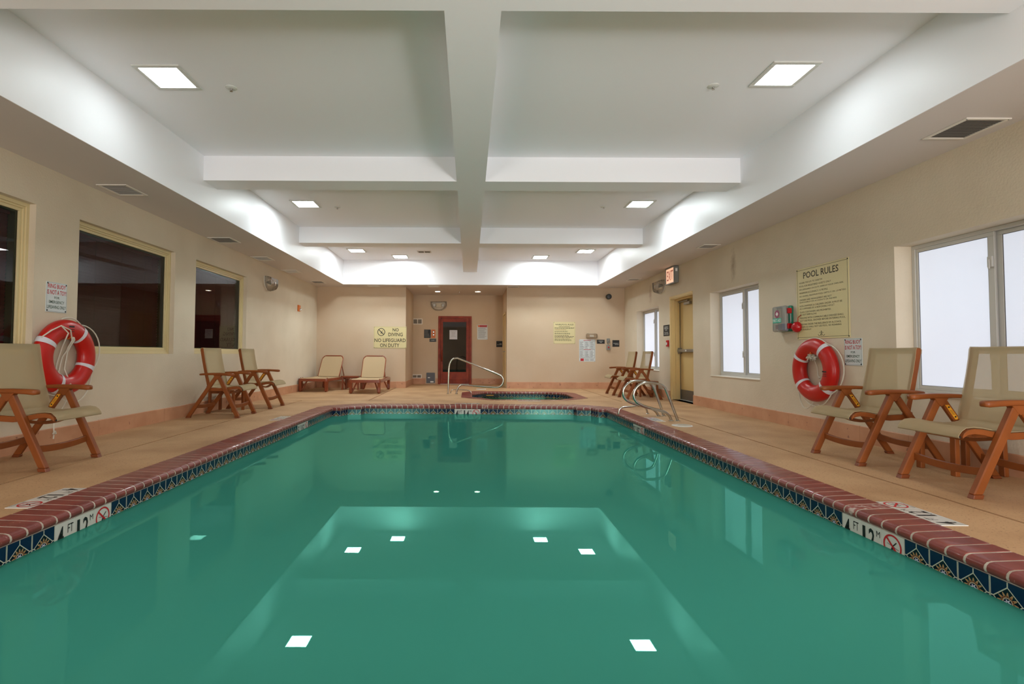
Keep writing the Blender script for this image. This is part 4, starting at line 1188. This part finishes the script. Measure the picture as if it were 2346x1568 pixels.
rail('grab_bar', 'low thin stainless grab bar on the left edge of the whirlpool', [[(-.436, 12.2, 0), (-.425, 12.2, .05), (-.38, 12.2, .082), (-.30, 12.2, .088), (-.06, 12.2, .075), (.01, 12.2, .058), (.045, 12.2, .03), (.06, 12.2, -.05)]], .011, 'low grab bars')
rail('pool_ladder_rail', 'looped stainless ladder rail on the right pool edge, nearer one of two', [[(2.946, 7.3, 0), (2.865, 7.3, .22), (2.785, 7.3, .432), (2.744, 7.3, .485), (2.676, 7.3, .520), (2.56, 7.3, .535), (2.469, 7.3, .528), (2.386, 7.3, .485), (2.335, 7.3, .41), (2.33, 7.3, .334), (2.37, 7.3, .262), (2.467, 7.3, .207), (2.604, 7.3, .168), (2.727, 7.3, .138), (2.796, 7.3, .10), (2.836, 7.3, .05), (2.852, 7.3, 0)]], .0195, 'pool ladder rails')
rail('pool_ladder_rail', 'looped stainless ladder rail on the right pool edge, farther one of two', [[(2.965, 7.87, 0), (2.89, 7.87, .22), (2.81, 7.87, .44), (2.751, 7.87, .50), (2.662, 7.87, .525), (2.57, 7.87, .53), (2.50, 7.87, .525), (2.425, 7.87, .49), (2.362, 7.87, .42), (2.348, 7.87, .35), (2.367, 7.87, .275), (2.422, 7.87, .222), (2.511, 7.87, .185), (2.659, 7.87, .142), (2.79, 7.87, .105), (2.851, 7.87, .055), (2.88, 7.87, 0)]], .0195, 'pool ladder rails')
rail('grab_bar', 'low thin stainless grab bar behind the looped ladder rails', [[(2.35, 8.13, -.06), (2.355, 8.13, .04), (2.385, 8.13, .09), (2.44, 8.13, .106), (2.655, 8.13, .122), (2.735, 8.13, .116), (2.785, 8.13, .08), (2.807, 8.13, 0)]], .014, 'low grab bars')

# ---------------------------------------------------------------- furniture
def sheet(mb, prof, xs, dz, th=.004):
    """cloth: prof of (y, z) swept over xs; dz(x) sag; closed thin slab"""
    n = len(prof); N = []
    for i in range(n):
        a = Vector(prof[max(i - 1, 0)]); b = Vector(prof[min(i + 1, n - 1)]); d = (b - a).normalized(); N.append(Vector((-d.y, d.x)))
    rings = []
    for x in xs:
        top = [(x, prof[i][0], prof[i][1] + dz(x, i)) for i in range(n)]
        bot = [(x, prof[i][0] - N[i].x * th, prof[i][1] - N[i].y * th + dz(x, i)) for i in range(n)]
        rings.append(top + bot[::-1])
    mb.loft(rings)
def side_table(label, mw, w, d, h, m_, group=None):
    t = thing('side_table', label, 'side table', mw, group)
    MB().box(-w / 2, w / 2, -d / 2, d / 2, h - .026, h).build('tabletop', m_, t, bevel=.007)
    mb = MB(); a = .03
    mb.box(-w / 2 + a, w / 2 - a, -d / 2 + a, -d / 2 + a + .015, h - .055, h - .026); mb.box(-w / 2 + a, w / 2 - a, d / 2 - a - .015, d / 2 - a, h - .055, h - .026)
    mb.box(-w / 2 + a, -w / 2 + a + .015, -d / 2 + a, d / 2 - a, h - .055, h - .026); mb.box(w / 2 - a - .015, w / 2 - a, -d / 2 + a, d / 2 - a, h - .055, h - .026)
    mb.build('apron', m_, t)
    for sx in (-1, 1):
        for sy in (-1, 1):
            mb = MB(); mb.bar((sx * (w / 2 - .022), sy * (d / 2 - .026), 0), (sx * (w / 2 - .026), sy * (d / 2 - .03), h - .026), .036, .05)
            mb.build('leg', m_, t, bevel=.004)
    return t
HW = .283
def make_chair():
    t = thing('folding_armchair', '', 'armchair', Matrix.Identity(4), 'high backed folding armchairs along the walls')
    for s_ in (-1, 1):
        x = s_ * HW
        mb = MB(); mb.bar((x, 0, .028), (x, -.275, .60), .045, .062); l = mb.build('leg', M['teak'], t, bevel=.006)
        mb = MB(); mb.bar((x, .004, 0), (x, -.006, .028), .047, .066); mb.build('foot_cap', M['foot'], l, bevel=.003)
        mb = MB(); mb.bar((s_ * (HW - .004), -.70, .02), (s_ * (HW - .004), -.305, .60), .036, .062); l = mb.build('leg', M['teak'], t, bevel=.006)
        mb = MB(); mb.bar((s_ * (HW - .004), -.706, 0), (s_ * (HW - .004), -.694, .022), .038, .066); mb.build('foot_cap', M['foot'], l, bevel=.003)
        # dark adjusting slot and sticker on the inner face of the rear leg
        xi = s_ * (HW - .004 - .0185)
        def onleg(tt, off): return (-.305 - .395 * tt + off, .60 - .58 * tt)
        mb = MB(); P = [onleg(.07, -.014), onleg(.07, .016), onleg(.26, .016), onleg(.26, -.014)]
        mb.add([(xi, y, z) for y, z in P] + [(xi - s_ * .001, y, z) for y, z in P], [(0, 1, 2, 3), (7, 6, 5, 4), (0, 4, 5, 1), (1, 5, 6, 2), (2, 6, 7, 3), (3, 7, 4, 0)])
        st = mb.build('sticker', M['sticker'], l); st['label'] = 'yellow warning sticker'
        mb = MB()
        for tt in (.10, .225):
            y, z = onleg(tt, 0.0); mb.box(xi - s_ * .001, xi - s_ * .0016, y - .006, y + .006, z - .006, z + .006)
        y, z = onleg(.165, 0.0)
        for k in (-1, 0, 1):
            a = onleg(.135, k * .007 + .001); b = onleg(.20, k * .007 + .001)
            mb.tube([(xi - s_ * .001, a[0], a[1]), (xi - s_ * .001, b[0], b[1])], .001, 4)
        mb.build('sticker_print', M['black'], l)
        mb = MB(); mb.tube([(s_ * (HW - .045), -.44, .445), (s_ * (HW + .0), -.44, .445)], .012, 8); mb.build('pivot_pin', M['foot'], t, smooth=True)
        # bracket joining the legs under the arm
        mb = MB(); xx = s_ * (HW + .024)
        P = [(-.235, .612), (-.345, .612), (-.315, .565), (-.29, .545), (-.265, .565)]
        mb.add([(xx, y, z) for y, z in P] + [(xx - s_ * .05, y, z) for y, z in P], [(0, 1, 2, 3, 4), (9, 8, 7, 6, 5)] + [(i, (i + 1) % 5, 5 + (i + 1) % 5, 5 + i) for i in range(5)])
        mb.build('bracket', M['teak'], t, bevel=.003)
        # armrest
        rings = []
        for y, zt_, zb_, hw in ((-.060, .626, .606, .014), (-.066, .634, .600, .024), (-.085, .638, .597, .031), (-.15, .641, .603, .031), (-.26, .645, .610, .030), (-.38, .644, .612, .028), (-.48, .639, .609, .026), (-.535, .633, .607, .022), (-.55, .628, .612, .014)):
            c_ = .006
            rings.append([(x - hw, y, zb_ + c_), (x - hw + c_, y, zb_), (x + hw - c_, y, zb_), (x + hw, y, zb_ + c_), (x + hw, y, zt_ - c_), (x + hw - c_, y, zt_), (x - hw + c_, y, zt_), (x - hw, y, zt_ - c_)])
        mb = MB(); mb.loft(rings); mb.build('armrest', M['teak'], t, smooth=True)
        # seat rail
        xr = s_ * .243; rings = []
        for y, zt_, zb_ in ((-.455, .432, .392), (-.38, .430, .384), (-.28, .424, .378), (-.17, .430, .388), (-.09, .446, .408), (-.03, .450, .415), (.012, .440, .408), (.038, .418, .392), (.046, .398, .384)):
            rings.append([(xr - .016, y, zb_), (xr + .016, y, zb_), (xr + .016, y, zt_), (xr - .016, y, zt_)])
        mb = MB(); mb.loft(rings); mb.build('seat_rail', M['teak'], t, bevel=.003)
        # back post
        xb = s_ * .243; rings = []
        for y, z in ((-.405, .400), (-.425, .50), (-.458, .64), (-.490, .80), (-.512, .92), (-.520, .985), (-.522, 1.0)):
            k = .8 if z > .99 else 1
            rings.append([(xb - .017, y - .042 * k, z), (xb + .017, y - .042 * k, z), (xb + .017, y + .006 * k, z), (xb - .017, y + .006 * k, z)])
        mb = MB(); mb.loft(rings); mb.build('back_post', M['teak'], t, bevel=.005)
    for y, z, nm in ((-.082, .170, 'stretcher'), (-.592, .165, 'stretcher')):
        rings = []
        for k in range(9):
            u = k / 8 * 2 - 1; x = u * (HW - .02); zz_ = z - .018 * (1 - u * u)
            rings.append([(x, y - .012, zz_ - .026), (x, y + .012, zz_ - .026), (x, y + .012, zz_ + .026), (x, y - .012, zz_ + .026)])
        mb = MB(); mb.loft(rings); mb.build(nm, M['teak'], t, bevel=.003)
    rings = []
    for k in range(9):      # curved bar under the front of the seat
        u = k / 8 * 2 - 1; x = u * (HW - .02); zz_ = .395 - .045 * (1 - u * u)
        rings.append([(x, -.205, zz_ - .012), (x, -.165, zz_ - .014), (x, -.165, zz_ + .010), (x, -.205, zz_ + .010)])
    mb = MB(); mb.loft(rings); mb.build('seat_crossbar', M['teak'], t, bevel=.003)
    MB().tube([(-.243, -.535, .985), (.243, -.535, .985)], .010, 8).build('sling_rod', M['black'], t)
    MB().tube([(-.243, .052, .392), (.243, .052, .392)], .007, 8).build('sling_rod', M['black'], t)
    xs = [-.262 + .524 * k / 8 for k in range(9)]
    mb = MB(); prof = [(-.415, .470), (-.405, .445), (-.37, .436), (-.28, .430), (-.18, .440), (-.10, .456), (-.04, .462), (.012, .455), (.042, .434), (.060, .410), (.066, .392), (.060, .385)]
    sheet(mb, prof, [q * .93 for q in xs], lambda x, i: (-.012 * (1 - (x / .245) ** 2) if 1 < i < 7 else 0))
    mb.build('seat', M['cloth'], t, smooth=True)
    mb = MB(); prof = [(-.410, .452), (-.416, .52), (-.450, .65), (-.482, .80), (-.503, .92), (-.511, .985), (-.520, 1.006), (-.545, 1.004), (-.563, .985), (-.560, .95)]
    sheet(mb, prof[::-1], xs, lambda x, i: (-.006 * (1 - (x / .262) ** 2) if 2 < i < 5 else 0))
    mb.build('backrest', M['cloth'], t, smooth=True)
    return t
chair = make_chair()
def place(o, x, y, rz, lab):
    o.matrix_world = T(x, y, 0, rz); o['label'] = lab
spots = [(3.315, 4.675, pi / 2, 'folding armchair on the right, beside the ring buoy sign'),
         (3.32, 3.69, pi / 2, 'folding armchair with its back to the right window, cut by the right photo edge'),
         (-3.315, 4.335, -pi / 2, 'folding armchair at the left edge of the photo in front of the ring buoy'),
         (-3.315, 7.69, -pi / 2, 'folding armchair under the far left window, nearer one of the pair'),
         (-3.31, 8.90, -pi / 2, 'folding armchair on the left, farther one of the pair and closer to the loungers'),
         (3.28, 12.02, pi / 2, 'folding armchair on the far right, closest to the back wall'),
         (3.28, 11.0, pi / 2, 'folding armchair on the far right directly behind the ladder rails')]
for i, sp_ in enumerate(spots):
    o = chair if i == 0 else copy_tree(chair)
    place(o, *sp_)
side_table('brown resin side table between the two near right armchairs', T(3.965, 4.185, 0), .42, .36, .345, M['teak'], 'low side tables')
side_table('brown resin side table between the two armchairs under the far left window', T(-3.89, 8.30, 0), .42, .40, .345, M['teak'], 'low side tables')
side_table('brown resin side table between the two far right armchairs', T(3.95, 11.51, 0), .42, .36, .345, M['teak'], 'low side tables')
side_table('brown resin side table between the two sun loungers', T(-3.03, 13.36, 0), .44, .42, .35, M['brown'], 'low side tables')

def make_lounger():
    t = thing('sun_lounger', '', 'sun lounger', Matrix.Identity(4), 'sun loungers at the back wall')
    W_ = .365; L_ = 1.58
    rings = []
    def sec(x, y): return x, y
    # outer frame: rounded rectangle of box section at z .255-.315
    path = []
    r_ = .05
    for cx, cy, a0 in ((W_ - r_, -r_, 0), (-W_ + r_, -r_, 90), (-W_ + r_, -L_ + r_, 180), (W_ - r_, -L_ + r_, 270)):
        for k in range(5):
            a = math.radians(a0 + k * 22.5); path.append((cx + r_ * math.cos(a), cy + r_ * math.sin(a)))
    n = len(path); mb = MB(); rings = []
    for i in range(n + 1):
        x, y = path[i % n]; tx = path[(i + 1) % n][0] - path[i - 1 if i < n + 1 else 0][0] if i < n else path[1][0] - path[-1][0]
        p0 = Vector(path[(i - 1) % n]); p1 = Vector(path[(i + 1) % n]); d = (p1 - p0).normalized(); nn = Vector((d.y, -d.x))
        rings.append([(x + nn.x * .006, y + nn.y * .006, .252), (x + nn.x * .0, y + nn.y * .0, .318), (x - nn.x * .035, y - nn.y * .035, .322), (x - nn.x * .038, y - nn.y * .038, .262)])
    mb.loft(rings, True, False); mb.build('frame', M['brown'], t, bevel=.004)
    for sx in (-1, 1):
        for y0, sy in ((-.07, 1), (-L_ + .09, -1)):
            mb = MB(); x = sx * (W_ - .022)
            x -= sx * .016
            mb.loft([[(x - .038, y0 - .07, .27), (x + .038, y0 - .07, .27), (x + .038, y0 + .055, .27), (x - .038, y0 + .055, .27)],
                     [(x - .031, y0 - .055, .14), (x + .031, y0 - .055, .14), (x + .031, y0 + .042, .14), (x - .031, y0 + .042, .14)],
                     [(x - .036, y0 - .048, .04), (x + .036, y0 - .048, .04), (x + .036, y0 + .044, .04), (x - .036, y0 + .044, .04)],
                     [(x - .026, y0 - .034, .0), (x + .026, y0 - .034, .0), (x + .026, y0 + .034, .0), (x - .026, y0 + .034, .0)]])
            l = mb.build('leg', M['brown'], t, bevel=.012)
            mb = MB(); mb.tube([(x - sx * .02, y0 - sy * .02, .03), (x - sx * .05, y0 - sy * .05, .10), (x - sx * .10, y0 - sy * .10, .22), (x - sx * .12, y0 - sy * .12, .262)], .018, 8); mb.build('brace', M['brown'], l, smooth=True)
    xs = [-.315 + .63 * k / 6 for k in range(7)]
    mb = MB(); prof = [(-1.04, .345), (-1.0, .333), (-.7, .326), (-.4, .326), (-.1, .330), (-.035, .328), (-.02, .315)]
    sheet(mb, prof, xs, lambda x, i: (-.012 * (1 - (x / .315) ** 2) if 1 <= i < 5 else 0)); mb.build('seat', M['cloth2'], t, smooth=True)
    by0, bz0, by1, bz1 = -.98, .335, -1.30, .865
    def bp(u, x, off=0.0):
        d = Vector((by1 - by0, bz1 - bz0)).normalized(); nn = Vector((d.y, -d.x))
        return (x, by0 + (by1 - by0) * u + nn.x * off, bz0 + (bz1 - bz0) * u + nn.y * off)
    mb = MB(); mb.tube([bp(0, -.285), bp(.80, -.285), bp(.90, -.275), bp(.98, -.235), bp(1.0, -.20), bp(1.0, 0), bp(1.0, .20), bp(.98, .235), bp(.90, .275), bp(.80, .285), bp(0, .285)], .015, 8)
    mb.build('back_frame', M['brown'], t, smooth=True)
    v = []; rows = []
    for u, hw in ((.0, .275), (.2, .278), (.45, .28), (.7, .28), (.82, .278), (.90, .255), (.965, .215)):
        rows.append([bp(u, -hw + 2 * hw * k / 6, .012 - .012 * (1 - (k / 3 - 1) ** 2)) for k in range(7)])
    mb = MB(); nr = len(rows); v = [p for r in rows for p in r] + [(p[0], p[1] - .004, p[2] - .002) for r in rows for p in r]
    f = []
    for a in range(nr - 1):
        for k in range(6):
            f.append((a * 7 + k, a * 7 + k + 1, (a + 1) * 7 + k + 1, (a + 1) * 7 + k)); o_ = nr * 7
            f.append((o_ + a * 7 + k, o_ + (a + 1) * 7 + k, o_ + (a + 1) * 7 + k + 1, o_ + a * 7 + k + 1))
    mb.add(v, f); mb.build('backrest', M['cloth2'], t, smooth=True)
    mb = MB()
    for x, y in ((-.335, -.10), (.335, -.10), (.335, -.20), (-.335, -.9), (.335, -.98)): mb.tube([(x, y - .02, .318), (x, y - .012, .338), (x, y + .012, .338), (x, y + .02, .318)], .006, 6)
    mb.build('clip', M['brown'], t, smooth=True)
    for q in (-.24, .24): MB().tube([(q, -1.22, .70), (q, -1.45, .31)], .012, 6).build('back_stay', M['brown'], t, smooth=True)
    return t
lg = make_lounger()
# local +y is the foot end; it points towards the camera
lg.matrix_world = T(-2.42, 11.94, 0, pi); lg['label'] = 'brown framed sun lounger nearer the no diving sign'
lg2 = copy_tree(lg); lg2.matrix_world = T(-3.77, 12.40, 0, pi - math.radians(7.5)); lg2['label'] = 'brown framed sun lounger in the left back corner'
